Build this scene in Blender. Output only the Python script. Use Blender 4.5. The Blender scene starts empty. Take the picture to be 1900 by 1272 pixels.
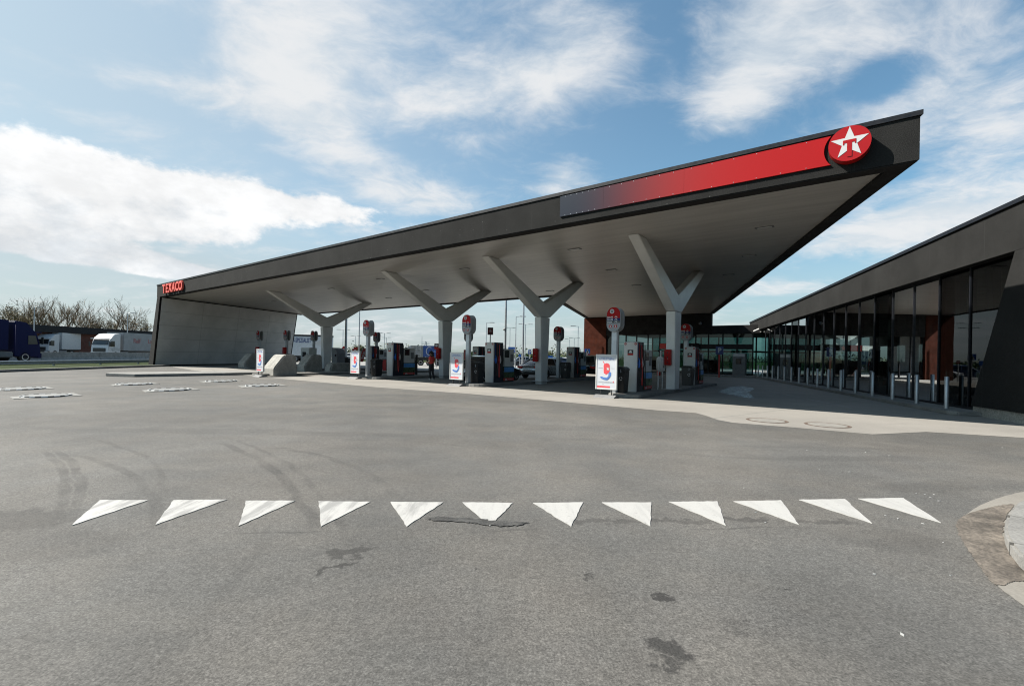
import bpy, bmesh, math, random
from mathutils import Matrix, Vector
R = math.radians
random.seed(7)
sc = bpy.context.scene
col = sc.collection

# ------------------------------------------------------------------ camera
F, PX, PY, EYE, ROLL = 850.0, 950.0, 660.0, 1.5, R(1.1)
cam_data = bpy.data.cameras.new("camera")
cam = bpy.data.objects.new("camera", cam_data)
col.objects.link(cam)
cam_data.sensor_width = 36
cam_data.lens = F / 1900 * 36
cam_data.shift_y = 24 / 1900
cam_data.clip_start = 0.1
cam_data.clip_end = 4000
cam.matrix_world = Matrix.Translation((0, 0, EYE)) @ Matrix.Rotation(R(90), 4, 'X') @ Matrix.Rotation(ROLL, 4, 'Z')
sc.camera = cam

# ------------------------------------------------------------------ light
SUN_EL = R(44)
SUN_DIR = Vector((-0.9966, 0.0822, 0)) * math.cos(SUN_EL) + Vector((0, 0, math.sin(SUN_EL)))
sun_data = bpy.data.lights.new("sun", 'SUN')
sun_data.energy = 5.0
sun_data.angle = R(0.5)
sun_data.color = (1.0, 0.95, 0.87)
sun = bpy.data.objects.new("sun", sun_data)
col.objects.link(sun)
sun.location = (-30, 0, 60)
sun.rotation_euler = (-SUN_DIR).to_track_quat('-Z', 'Y').to_euler()
sc.view_settings.view_transform = 'Standard'
sc.view_settings.look = 'None'
sc.view_settings.gamma = 1
sc.view_settings.exposure = 1.2
sc.render.film_transparent = False
sc.cycles.filter_width = 1.1
sc.cycles.max_bounces = 10
sc.cycles.transparent_max_bounces = 16
sc.cycles.glossy_bounces = 5
sc.cycles.caustics_reflective = False
sc.cycles.caustics_refractive = False


class NT:
    """tiny helper for node graphs"""
    def __init__(self, tree):
        self.t = tree
    def n(self, typ, **kw):
        nd = self.t.nodes.new(typ)
        for k, v in kw.items():
            setattr(nd, k, v)
        return nd
    def set(self, sock, v):
        if isinstance(v, bpy.types.NodeSocket):
            self.t.links.new(v, sock)
        else:
            sock.default_value = v
    def math(self, op, a, b=0.0, c=None, clamp=False):
        nd = self.n('ShaderNodeMath', operation=op, use_clamp=clamp)
        self.set(nd.inputs[0], a)
        self.set(nd.inputs[1], b)
        if c is not None:
            self.set(nd.inputs[2], c)
        return nd.outputs[0]
    def vmath(self, op, a, b=None, s=None):
        nd = self.n('ShaderNodeVectorMath', operation=op)
        self.set(nd.inputs[0], a)
        if b is not None:
            self.set(nd.inputs[1], b)
        if s is not None:
            self.set(nd.inputs['Scale'], s)
        return nd.outputs['Value'] if op in ('LENGTH', 'DOT_PRODUCT', 'DISTANCE') else nd.outputs['Vector']
    def rng(self, v, a, b, c=0.0, d=1.0, smooth=True):
        nd = self.n('ShaderNodeMapRange', interpolation_type='SMOOTHSTEP' if smooth else 'LINEAR', clamp=True)
        self.set(nd.inputs['Value'], v)
        self.set(nd.inputs['From Min'], a); self.set(nd.inputs['From Max'], b)
        self.set(nd.inputs['To Min'], c); self.set(nd.inputs['To Max'], d)
        return nd.outputs['Result']
    def noise(self, vec, scale, detail=3.0, rough=0.55, dist=0.0, color=False):
        nd = self.n('ShaderNodeTexNoise')
        self.set(nd.inputs['Vector'], vec)
        nd.inputs['Scale'].default_value = scale
        nd.inputs['Detail'].default_value = detail
        nd.inputs['Roughness'].default_value = rough
        nd.inputs['Distortion'].default_value = dist
        return nd.outputs['Color' if color else 'Fac']
    def mix(self, fac, a, b, mode='MIX'):
        nd = self.n('ShaderNodeMix', data_type='RGBA', blend_type=mode)
        self.set(nd.inputs[0], fac)
        self.set(nd.inputs[6], a)
        self.set(nd.inputs[7], b)
        return nd.outputs[2]
    def mapping(self, vec, loc=(0, 0, 0), rot=(0, 0, 0), scale=(1, 1, 1)):
        nd = self.n('ShaderNodeMapping')
        self.set(nd.inputs['Vector'], vec)
        nd.inputs['Location'].default_value = loc
        nd.inputs['Rotation'].default_value = rot
        nd.inputs['Scale'].default_value = scale
        return nd.outputs[0]
    def sep(self, vec):
        nd = self.n('ShaderNodeSeparateXYZ')
        self.set(nd.inputs[0], vec)
        return nd.outputs
    def comb(self, x, y, z=0.0):
        nd = self.n('ShaderNodeCombineXYZ')
        self.set(nd.inputs[0], x); self.set(nd.inputs[1], y); self.set(nd.inputs[2], z)
        return nd.outputs[0]


def look(x, y):
    """unit direction in the world of a place in the photo (used for clouds)"""
    p, q = x - PX, y - PY
    a = p * math.cos(ROLL) + q * math.sin(ROLL)
    b = -p * math.sin(ROLL) + q * math.cos(ROLL)
    return Vector((a / F, 1, -b / F)).normalized()


# ------------------------------------------------------------------ sky
world = bpy.data.worlds.new("World")
sc.world = world
world.use_nodes = True
wt = world.node_tree
wt.nodes.clear()
W = NT(wt)
sky = W.n('ShaderNodeTexSky', sky_type='NISHITA', sun_disc=False)
sky.sun_elevation = SUN_EL
sky.sun_rotation = math.atan2(SUN_DIR.x, SUN_DIR.y)
sky.altitude = 20
sky.air_density = 1.0
sky.dust_density = 1.6
sky.ozone_density = 1.2
dirv = W.n('ShaderNodeTexCoord').outputs['Generated']
dirn = W.vmath('NORMALIZE', dirv)
sx, sy, sz = W.sep(dirn)
zz = W.math('ADD', W.math('MAXIMUM', sz, 0.0), 0.16)
pl = W.comb(W.math('DIVIDE', sx, zz), W.math('DIVIDE', sy, zz), 0.0)


def blob(cx, cy, wx, wy, rot=0.0):
    """soft lump of cloud cover around one direction of the sky; wx, wy = half sizes in radians"""
    c = look(cx, cy)
    r = Vector((c.y, -c.x, 0)).normalized()
    u = r.cross(c).normalized()
    rr = r * math.cos(rot) + u * math.sin(rot)
    uu = -r * math.sin(rot) + u * math.cos(rot)
    d1 = W.math('DIVIDE', W.vmath('DOT_PRODUCT', dirn, tuple(rr)), wx)
    d2 = W.math('DIVIDE', W.vmath('DOT_PRODUCT', dirn, tuple(uu)), wy)
    d3 = W.math('GREATER_THAN', W.vmath('DOT_PRODUCT', dirn, tuple(c)), 0.0)
    rad = W.math('SQRT', W.math('ADD', W.math('MULTIPLY', d1, d1), W.math('MULTIPLY', d2, d2)))
    return W.math('MULTIPLY', W.rng(rad, 0.0, 1.0, 1.0, 0.0), d3)


def total(items):
    out = None
    for w_, b_ in items:
        t_ = W.math('MULTIPLY', b_, w_)
        out = t_ if out is None else W.math('ADD', out, t_)
    return out


# high ragged cloud
warp = W.vmath('SCALE', W.vmath('SUBTRACT', W.noise(pl, 1.1, 4, 0.55, color=True), (0.5, 0.5, 0.5)), s=0.55)
plw = W.vmath('ADD', pl, warp)
n1 = W.noise(W.mapping(plw, rot=(0, 0, R(-24)), scale=(0.85, 1.15, 1)), 2.1, 10, 0.66)
n2 = W.noise(W.mapping(plw, loc=(3.1, 1.7, 0), rot=(0, 0, R(-34)), scale=(0.9, 1.2, 1)), 4.2, 9, 0.62)
nh = W.math('ADD', W.math('MULTIPLY', n1, 0.50), W.math('MULTIPLY', n2, 0.50))
cover = total([
    (0.20, blob(600, 50, 0.34, 0.30, R(10))), (0.15, blob(520, 150, 0.16, 0.14, 0)), (0.20, blob(900, 160, 0.36, 0.08, R(12))),
    (0.15, blob(330, 165, 0.22, 0.05, R(4))), (0.18, blob(640, 285, 0.24, 0.08, R(-22))), (0.15, blob(1060, 60, 0.18, 0.16, 0)),
    (0.22, blob(1390, 90, 0.16, 0.16, R(30))), (0.18, blob(1560, 50, 0.22, 0.14, R(0))),
    (0.20, blob(1350, 200, 0.13, 0.07, 0)), (0.15, blob(1840, 190, 0.18, 0.20, R(20))), (0.12, blob(1700, 190, 0.20, 0.06, R(20))),
    (0.26, blob(1740, 400, 0.24, 0.10, R(10))), (0.20, blob(1620, 440, 0.14, 0.05, R(10))),
    (0.22, blob(1060, 325, 0.12, 0.06, R(20))), (0.20, blob(800, 375, 0.20, 0.05, 0)),
    (-0.16, blob(1160, 260, 0.24, 0.07, R(14))), (-0.16, blob(1560, 490, 0.10, 0.04, R(15))),
    (-0.12, blob(1640, 140, 0.07, 0.05, 0)), (-0.10, blob(420, 235, 0.3, 0.05, 0)), (-0.10, blob(1230, 60, 0.10, 0.10, 0)),
    (-0.06, blob(150, 60, 0.24, 0.14, 0)), (0.14, blob(1450, 530, 0.14, 0.03, 0)),
    (0.12, blob(1250, 610, 0.35, 0.05, 0)), (0.10, blob(700, 610, 0.30, 0.04, 0)),
])
hi = W.rng(W.math('ADD', nh, cover), 0.455, 0.82)
# heaped cloud low on the left
az = W.math('ARCTAN2', sx, sy)
el = W.math('ARCSINE', sz)
pa = W.comb(W.math('MULTIPLY', az, 1.0), W.math('MULTIPLY', el, 1.7), 0.0)
nc = W.noise(pa, 8.0, 12, 0.60)
bank = total([(0.52, blob(60, 360, 0.36, 0.125, R(-3))), (0.48, blob(340, 375, 0.26, 0.100, R(-4))),
              (0.44, blob(590, 385, 0.27, 0.070, R(-6))), (0.30, blob(-120, 340, 0.25, 0.14, 0)),
              (0.30, blob(120, 455, 0.34, 0.040, R(-6))), (0.26, blob(330, 500, 0.30, 0.030, R(-3)))])
cu = W.rng(W.math('ADD', nc, bank), 0.71, 0.86)
# thin veil, thicker to the left and towards the horizon
veil = W.math('ADD', W.rng(sz, 0.0, 0.30, 0.70, 0.0), W.math('MULTIPLY', blob(0, 150, 1.05, 0.85, 0), 0.66))
veil = W.math('MINIMUM', veil, 0.84)
lum_n = W.noise(W.mapping(pa, loc=(0.3, 0.1, 0)), 11.0, 9, 0.62)
cu_shade = W.rng(nc, 0.36, 0.66, 0.93, 1.10)
cu_col = W.mix(W.rng(W.math('ADD', W.math('MULTIPLY', lum_n, 0.8), W.math('MULTIPLY', W.rng(el, 0.13, 0.29), 0.22)), 0.34, 0.60), (0.76, 0.80, 0.84, 1), (1.0, 1.0, 1.0, 1))
hi_col = W.mix(W.rng(n2, 0.35, 0.65), (0.78, 0.85, 0.91, 1), (0.97, 0.98, 0.99, 1))
bg_sky = W.n('ShaderNodeBackground'); wt.links.new(W.vmath('MULTIPLY', sky.outputs[0], (0.74, 1.0, 0.98)), bg_sky.inputs[0]); bg_sky.inputs[1].default_value = 0.074
bg_v = W.n('ShaderNodeBackground'); bg_v.inputs[0].default_value = (0.77, 0.85, 0.90, 1); bg_v.inputs[1].default_value = 0.315
bg_h = W.n('ShaderNodeBackground'); wt.links.new(hi_col, bg_h.inputs[0]); bg_h.inputs[1].default_value = 0.385
bg_c = W.n('ShaderNodeBackground'); wt.links.new(cu_col, bg_c.inputs[0]); W.set(bg_c.inputs[1], W.math('MULTIPLY', cu_shade, 0.42))
def wmix(f, a, b):
    m = W.n('ShaderNodeMixShader')
    W.set(m.inputs[0], f); wt.links.new(a.outputs[0], m.inputs[1]); wt.links.new(b.outputs[0], m.inputs[2])
    return m
up = W.rng(sz, -0.02, 0.03)
m1 = wmix(W.math('MULTIPLY', veil, up), bg_sky, bg_v)
m2 = wmix(W.math('MULTIPLY', W.math('MULTIPLY', hi, 0.93), up), m1, bg_h)
m3 = wmix(W.math('MULTIPLY', W.math('MULTIPLY', cu, 0.95), up), m2, bg_c)
wo = W.n('ShaderNodeOutputWorld')
wt.links.new(m3.outputs[0], wo.inputs[0])

# ------------------------------------------------------------------ helpers
MATS = {}


def mat(name, c, rough=0.6, metal=0.0, var=0.0, vscale=4.0, bump=0.0, bscale=60.0, coat=0.0, spec=0.5, speck=0.0):
    if name in MATS:
        return MATS[name]
    m = bpy.data.materials.new(name)
    m.use_nodes = True
    T = NT(m.node_tree)
    p = m.node_tree.nodes['Principled BSDF']
    p.inputs['Roughness'].default_value = rough
    p.inputs['Metallic'].default_value = metal
    p.inputs['Coat Weight'].default_value = coat
    p.inputs['Specular IOR Level'].default_value = spec
    c4 = (c[0], c[1], c[2], 1)
    oc = T.n('ShaderNodeTexCoord').outputs['Object']
    if var or speck:
        f = T.rng(T.noise(oc, vscale, 6, 0.62), 0.28, 0.72, 1 - var, 1 + var)
        if speck:
            f = T.math('MULTIPLY', f, T.rng(T.noise(oc, bscale, 2, 0.7), 0.3, 0.7, 1 - speck, 1 + speck))
        mx = T.vmath('SCALE', (c[0], c[1], c[2]), s=f)
        T.set(p.inputs['Base Color'], mx)
        T.set(p.inputs['Roughness'], T.rng(T.noise(oc, vscale * 2.3, 4, 0.6), 0.3, 0.7, max(0.02, rough - 0.5 * var), min(1, rough + 0.5 * var)))
    else:
        p.inputs['Base Color'].default_value = c4
    if bump:
        b = T.n('ShaderNodeBump')
        b.inputs['Strength'].default_value = bump
        b.inputs['Distance'].default_value = 0.01
        T.set(b.inputs['Height'], T.noise(oc, bscale, 3, 0.6))
        m.node_tree.links.new(b.outputs[0], p.inputs['Normal'])
    MATS[name] = m
    return m


def frame(x, y, z=0.0, rz=0.0):
    return Matrix.Translation((x, y, z)) @ Matrix.Rotation(rz, 4, 'Z')


UX, UY = -0.802, 0.598            # along the canopy's front edge, away from its tall corner
CX, CY = 8.9, 10.1                # foot point under that corner
FC = Matrix(((0.802, 0.598, 0, CX), (-0.598, 0.802, 0, CY), (0, 0, 1, 0), (0, 0, 0, 1)))   # canopy frame: x = -t, y = q
RZC = math.atan2(-0.598, 0.802)
SX, SY = 14.17, 14.12
FS = Matrix(((0.955, 0.297, 0, SX), (-0.297, 0.955, 0, SY), (0, 0, 1, 0), (0, 0, 0, 1)))   # shop frame: y along its glass front
RZS = math.atan2(-0.297, 0.955)
ID = Matrix.Identity(4)
WM = {}                           # world matrices of the roots


def cpt(t, q):
    v = FC @ Vector((-t, q, 0))
    return v.x, v.y


def gp(x, y, z=0.0):
    """the point of the ground (or of a level z) that stands at this place of the photo"""
    p, q = x - PX, y - PY
    a = p * math.cos(ROLL) + q * math.sin(ROLL)
    b = -p * math.sin(ROLL) + q * math.cos(ROLL)
    d = F * (EYE - z) / b
    return a / F * d, d


def atd(x, y, d):
    p, q = x - PX, y - PY
    a = p * math.cos(ROLL) + q * math.sin(ROLL)
    b = -p * math.sin(ROLL) + q * math.cos(ROLL)
    return a / F * d, d, EYE - b / F * d


def curve(pts, n=5, jit=0.0, seed=1):
    """closed rounded outline through the given points"""
    rr_ = random.Random(seed); out = []; N = len(pts)
    for i in range(N):
        p0, p1, p2, p3 = [Vector(pts[(i + k) % N][:2]) for k in (-1, 0, 1, 2)]
        for k in range(n):
            t = k / n
            q = 0.5 * ((2 * p1) + (p2 - p0) * t + (2 * p0 - 5 * p1 + 4 * p2 - p3) * t * t + (3 * p1 - p0 - 3 * p2 + p3) * t ** 3)
            out.append((q.x + rr_.uniform(-jit, jit), q.y + rr_.uniform(-jit, jit)))
    return out


def tag(o, label, cat, group=None, kind=None):
    if label: o['label'] = label
    if cat: o['category'] = cat
    if group: o['group'] = group
    if kind: o['kind'] = kind
    return o


def thing(name, label, cat, x, y, z=0.0, rz=0.0, group=None):
    o = bpy.data.objects.new(name, None)
    o.empty_display_size = 0.2
    col.objects.link(o)
    o.location = (x, y, z)
    o.rotation_euler = (0, 0, rz)
    WM[o.name] = frame(x, y, z, rz)
    return tag(o, label, cat, group)


class MB:
    def __init__(self):
        self.v, self.f, self.m, self.k = [], [], [], 0
    def add(self, vs, fs):
        o = len(self.v)
        self.v += [Vector(p) for p in vs]
        for f in fs:
            self.f.append([i + o for i in f]); self.m.append(self.k)
        return self
    def box(self, x0, x1, y0, y1, z0, z1):
        return self.add([(x0, y0, z0), (x1, y0, z0), (x1, y1, z0), (x0, y1, z0), (x0, y0, z1), (x1, y0, z1), (x1, y1, z1), (x0, y1, z1)],
                        [(0, 3, 2, 1), (4, 5, 6, 7), (0, 1, 5, 4), (1, 2, 6, 5), (2, 3, 7, 6), (3, 0, 4, 7)])
    def loft(self, rings, cap=True, close=True):
        n = len(rings[0]); vs = [p for r in rings for p in r]; fs = []
        for i in range(len(rings) - 1):
            for j in range(n if close else n - 1):
                a, b = i * n + j, i * n + (j + 1) % n
                fs.append((a, b, b + n, a + n))
        if cap:
            fs.append(tuple(range(n - 1, -1, -1)))
            fs.append(tuple(range((len(rings) - 1) * n, len(rings) * n)))
        return self.add(vs, fs)
    def prism(self, poly, h0, h1, axis='z'):
        """extrude a 2D outline; axis z: poly = (x, y); axis y: poly = (x, z); axis x: poly = (y, z)"""
        def p3(p, h):
            return (p[0], p[1], h) if axis == 'z' else ((p[0], h, p[1]) if axis == 'y' else (h, p[0], p[1]))
        return self.loft([[p3(p, h0) for p in poly], [p3(p, h1) for p in poly]])
    def sheet(self, poly, h, axis='z'):
        def p3(p):
            return (p[0], p[1], h) if axis == 'z' else ((p[0], h, p[1]) if axis == 'y' else (h, p[0], p[1]))
        return self.add([p3(p) for p in poly], [tuple(range(len(poly)))])
    def tube(self, pts, r, n=8, r1=None):
        pts = [Vector(p) for p in pts]; rings = []
        for i, p in enumerate(pts):
            d = (pts[min(i + 1, len(pts) - 1)] - pts[max(i - 1, 0)]).normalized()
            a = d.orthogonal() if abs(d.z) > 0.95 else Vector((-d.y, d.x, 0))
            a.normalize(); b = d.cross(a)
            rr = r if r1 is None else r + (r1 - r) * i / (len(pts) - 1)
            rings.append([p + (a * math.cos(2 * math.pi * k / n) + b * math.sin(2 * math.pi * k / n)) * rr for k in range(n)])
        return self.loft(rings)
    def disc(self, cx, cz, r, y0, y1, n=24):
        """round plate facing -y"""
        return self.prism([(cx + r * math.cos(2 * math.pi * k / n), cz + r * math.sin(2 * math.pi * k / n)) for k in range(n)], y0, y1, 'y')
    def lathe(self, prof, n=20, cx=0, cy=0):
        return self.loft([[(cx + r * math.cos(2 * math.pi * k / n), cy + r * math.sin(2 * math.pi * k / n), z) for k in range(n)] for r, z in prof])
    def build(self, name, m, parent=None, fr=ID, bevel=0.0, smooth=False, seg=2):
        """fr = the frame the coordinates are given in; when None they are the parent's own"""
        me = bpy.data.meshes.new(name)
        vs = self.v
        if parent is not None and fr is not None:
            q = WM[parent.name].inverted() @ fr
            vs = [q @ p for p in vs]
        elif fr is not None and fr is not ID:
            vs = [fr @ p for p in vs]
        bm = bmesh.new()
        bv = [bm.verts.new(p) for p in vs]
        for f, k in zip(self.f, self.m):
            try:
                bf = bm.faces.new([bv[i] for i in f]); bf.material_index = k
            except ValueError:
                pass
        bmesh.ops.recalc_face_normals(bm, faces=bm.faces)
        big = [f for f in bm.faces if len(f.verts) > 4]
        if big:
            bmesh.ops.triangulate(bm, faces=big)
        if bevel:
            es = [e for e in bm.edges if len(e.link_faces) == 2 and e.calc_face_angle(0) > R(28)]
            bmesh.ops.bevel(bm, geom=es, offset=bevel, segments=seg, affect='EDGES', clamp_overlap=True)
        bm.to_mesh(me); bm.free()
        for q in (m if isinstance(m, (list, tuple)) else [m]):
            me.materials.append(q)
        if smooth:
            for p in me.polygons: p.use_smooth = True
            try: me.set_sharp_from_angle(angle=R(40))
            except Exception: pass
        o = bpy.data.objects.new(name, me)
        col.objects.link(o)
        if parent is not None: o.parent = parent
        return o


def text(name, body, size, m, parent, loc, fr=None, depth=0.004, bold=0.0, wide=1.0, centre=True, spacing=1.0):
    """lettering standing upright, facing -y of its frame"""
    cu_ = bpy.data.curves.new(name, 'FONT')
    cu_.body = body; cu_.size = size; cu_.extrude = depth; cu_.offset = bold; cu_.space_character = spacing
    cu_.align_x = 'CENTER' if centre else 'LEFT'
    cu_.resolution_u = 3
    tmp = bpy.data.objects.new(name, cu_)
    col.objects.link(tmp)
    dg = bpy.context.evaluated_depsgraph_get()
    me = bpy.data.meshes.new_from_object(tmp.evaluated_get(dg))
    bpy.data.objects.remove(tmp)
    q = ID if fr is None or parent is None else WM[parent.name].inverted() @ fr
    if parent is None and fr is not None: q = fr
    for v in me.vertices:
        x, y, z = v.co
        v.co = q @ Vector((loc[0] + x * wide, loc[1] - z, loc[2] + y))
    me.materials.clear(); me.materials.append(m)
    me.name = name
    o = bpy.data.objects.new(name, me)
    col.objects.link(o)
    if parent is not None: o.parent = parent
    return o


def struct(name, mb, m, fr=ID, **kw):
    o = mb.build(name, m, None, fr, **kw)
    o['kind'] = 'structure'
    return o


# ------------------------------------------------------------------ materials
felt = mat('dark_felt', (0.040, 0.040, 0.039), 0.85, var=0.16, vscale=0.7, bump=0.6, bscale=55, speck=0.55)
capm = mat('black_metal_cap', (0.007, 0.008, 0.011), 0.5, 0.0, spec=0.25, var=0.2)
dark = mat('dark_render', (0.011, 0.0105, 0.0105), 0.85, spec=0.2, var=0.25, vscale=1.2)
white = mat('white_paint', (0.47, 0.465, 0.45), 0.35, var=0.06, vscale=3)
silver = mat('silver_paint', (0.42, 0.44, 0.46), 0.38, 0.25, var=0.08)
steel = mat('galvanised_steel', (0.34, 0.36, 0.38), 0.42, 0.6, var=0.15, vscale=6)
brushed = mat('brushed_steel', (0.34, 0.36, 0.38), 0.40, 0.7, var=0.10, vscale=9)
colm = mat('column_grey', (0.61, 0.612, 0.60), 0.45, 0.15, var=0.06, vscale=1.5)
redm = mat('red_gloss', (0.30, 0.006, 0.006), 0.3, var=0.04, spec=0.3, coat=0.08)
reddk = mat('red_matt', (0.40, 0.022, 0.02), 0.45, var=0.12, vscale=3)
navy = mat('navy_blue', (0.012, 0.035, 0.16), 0.4, var=0.05)
bluem = mat('sign_blue', (0.012, 0.10, 0.40), 0.4, var=0.05)
blackm = mat('black_plastic', (0.014, 0.015, 0.016), 0.42, var=0.2, vscale=8)
rubber = mat('black_rubber', (0.012, 0.012, 0.013), 0.7, var=0.2, vscale=9)
greyp = mat('grey_plastic', (0.13, 0.135, 0.14), 0.5, var=0.1)
screenm = mat('dark_screen', (0.010, 0.012, 0.015), 0.12)
letter_red = mat('letter_red', (0.62, 0.085, 0.060), 0.35, var=0.04)
signwhite = mat('sign_white', (0.46, 0.46, 0.46), 0.4, var=0.03)
conc_block = mat('rough_concrete', (0.235, 0.228, 0.208), 0.9, var=0.22, vscale=2.2, bump=0.7, bscale=28, speck=0.25)
kerbm = mat('kerb_concrete', (0.165, 0.160, 0.150), 0.9, var=0.2, vscale=1.8, bump=0.4, bscale=40, speck=0.15)
clad = mat('wall_panel', (0.44, 0.44, 0.43), 0.55, 0.05, var=0.14, vscale=0.5)
rust = mat('rust_panel', (0.038, 0.0095, 0.0048), 0.9, spec=0.1, var=0.30, vscale=1.6, bump=0.2, bscale=30)
brickred = mat('dark_brick_wall', (0.10, 0.035, 0.022), 0.85, var=0.2, vscale=1.0)
tyre = mat('tyre_rubber', (0.014, 0.014, 0.014), 0.8, var=0.2)
rimm = mat('wheel_rim', (0.42, 0.43, 0.45), 0.3, 0.8, var=0.1)
car_glass = mat('car_window', (0.012, 0.015, 0.018), 0.06, spec=0.6)
chrome = mat('chrome', (0.6, 0.6, 0.6), 0.12, 1.0)
tail = mat('tail_light', (0.42, 0.012, 0.010), 0.2, coat=0.5)
headm = mat('head_light', (0.72, 0.75, 0.78), 0.1, 0.2, coat=0.6)
sc.cycles.use_denoising = True
bark = mat('bark', (0.15, 0.115, 0.080), 0.9, var=0.3, vscale=3)
twigm = mat('twigs', (0.17, 0.125, 0.080), 0.9, var=0.35, vscale=1.2)
leafm = mat('spring_leaves', (0.075, 0.105, 0.030), 0.7, var=0.45, vscale=0.8)
hedgem = mat('hedge_leaves', (0.060, 0.095, 0.030), 0.75, var=0.45, vscale=0.7)
grassm = mat('grass', (0.022, 0.034, 0.008), 1.0, spec=0.1, var=0.35, vscale=0.8, bump=0.5, bscale=30)
tarp = mat('trailer_tarp', (0.24, 0.245, 0.25), 0.5, var=0.12, vscale=0.9)


def text_mat_soffit():
    m = bpy.data.materials.new('soffit_boards')
    m.use_nodes = True
    T = NT(m.node_tree)
    p = m.node_tree.nodes['Principled BSDF']
    oc = T.n('ShaderNodeTexCoord').outputs['Object']
    x, y, z = T.sep(oc)
    f = T.rng(T.noise(T.mapping(oc, scale=(0.25, 3.0, 1)), 1.2, 4, 0.6), 0.3, 0.7, 0.90, 1.10)
    T.set(p.inputs['Base Color'], T.vmath('SCALE', (0.47, 0.447, 0.415), s=f))
    p.inputs['Metallic'].default_value = 0.35
    p.inputs['Roughness'].default_value = 0.36
    ph = T.math('FRACT', T.math('DIVIDE', T.math('ADD', y, T.math('MULTIPLY', T.noise(oc, 0.35, 2), 0.05)), 0.2))
    groove = T.rng(T.math('ABSOLUTE', T.math('SUBTRACT', ph, 0.5)), 0.40, 0.5, 0.0, 1.0)
    wav = T.math('MULTIPLY', T.noise(T.mapping(oc, scale=(0.5, 4.5, 1)), 1.0, 2), 0.5)
    b = T.n('ShaderNodeBump', invert=True)
    b.inputs['Strength'].default_value = 0.35
    b.inputs['Distance'].default_value = 0.02
    T.set(b.inputs['Height'], T.math('ADD', groove, wav))
    m.node_tree.links.new(b.outputs[0], p.inputs['Normal'])
    return m


soffitm = text_mat_soffit()


def felt_seams():
    """granulated roofing felt in sheets, thin seams every couple of metres, a few bright grains"""
    m = bpy.data.materials.new('felt_sheets')
    m.use_nodes = True
    T = NT(m.node_tree)
    p = m.node_tree.nodes['Principled BSDF']
    oc = T.n('ShaderNodeTexCoord').outputs['Object']
    x, y, z = T.sep(oc)
    along = T.math('ADD', x, T.math('MULTIPLY', y, 0.83))
    fr_ = T.math('FRACT', T.math('DIVIDE', along, 2.3))
    seam = T.rng(T.math('ABSOLUTE', T.math('SUBTRACT', fr_, 0.5)), 0.0, 0.006, 1.0, 0.0)
    sheet = T.noise(T.comb(T.math('FLOOR', T.math('DIVIDE', along, 2.3)), 0.0, 0.0), 3.3, 0)
    f = T.rng(T.noise(oc, 0.8, 6, 0.65), 0.3, 0.7, 0.82, 1.18)
    g = T.rng(T.noise(oc, 60, 2, 0.75), 0.30, 0.70, 0.45, 1.60)
    f = T.math('MULTIPLY', T.math('MULTIPLY', f, g), T.rng(sheet, 0.3, 0.7, 0.92, 1.08))
    c = T.vmath('SCALE', (0.0165, 0.0165, 0.0160), s=f)
    c = T.mix(T.math('MULTIPLY', seam, 0.55), c, (0.032, 0.032, 0.032, 1))
    vo = T.n('ShaderNodeTexVoronoi'); T.set(vo.inputs['Vector'], oc); vo.inputs['Scale'].default_value = 11
    spark = T.math('MULTIPLY', T.math('LESS_THAN', vo.outputs['Distance'], 0.085), T.math('GREATER_THAN', T.sep(vo.outputs['Color'])[0], 0.93))
    c = T.mix(spark, c, (0.22, 0.22, 0.22, 1))
    T.set(p.inputs['Base Color'], c)
    p.inputs['Roughness'].default_value = 0.9; p.inputs['Specular IOR Level'].default_value = 0.12
    b = T.n('ShaderNodeBump'); b.inputs['Strength'].default_value = 0.7; b.inputs['Distance'].default_value = 0.01
    T.set(b.inputs['Height'], T.noise(oc, 55, 3, 0.7))
    m.node_tree.links.new(b.outputs[0], p.inputs['Normal'])
    return m


feltm = felt_seams()


def glass_mat(name, tint, refl=1.0, ior=1.6, tcol=None):
    m = bpy.data.materials.new(name)
    m.use_nodes = True
    nt = m.node_tree
    nt.nodes.clear()
    T = NT(nt)
    fr = T.n('ShaderNodeFresnel'); fr.inputs[0].default_value = ior
    oc = T.n('ShaderNodeTexCoord').outputs['Object']
    b = T.n('ShaderNodeBump'); b.inputs['Strength'].default_value = 0.03; b.inputs['Distance'].default_value = 0.02
    T.set(b.inputs['Height'], T.noise(oc, 0.9, 1, 0.5))
    gl = T.n('ShaderNodeBsdfGlossy'); gl.inputs['Roughness'].default_value = 0.0
    gl.inputs['Color'].default_value = (0.93, 0.96, 0.98, 1)
    nt.links.new(b.outputs[0], gl.inputs['Normal'])
    tr = T.n('ShaderNodeBsdfTransparent'); tr.inputs['Color'].default_value = (*tint, 1)
    mx = T.n('ShaderNodeMixShader')
    T.set(mx.inputs[0], T.math('MULTIPLY', fr.outputs[0], refl, clamp=True))
    nt.links.new(tr.outputs[0], mx.inputs[1]); nt.links.new(gl.outputs[0], mx.inputs[2])
    o = T.n('ShaderNodeOutputMaterial'); nt.links.new(mx.outputs[0], o.inputs[0])
    return m


glass_dark = glass_mat('tinted_window_glass', (0.20, 0.26, 0.26), 0.70, 1.55)
glass_teal = glass_mat('teal_window_glass', (0.14, 0.215, 0.215), 0.6, 1.6)
glass_back = glass_mat('clear_window_glass', (0.38, 0.56, 0.55), 0.8, 1.5)


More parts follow.
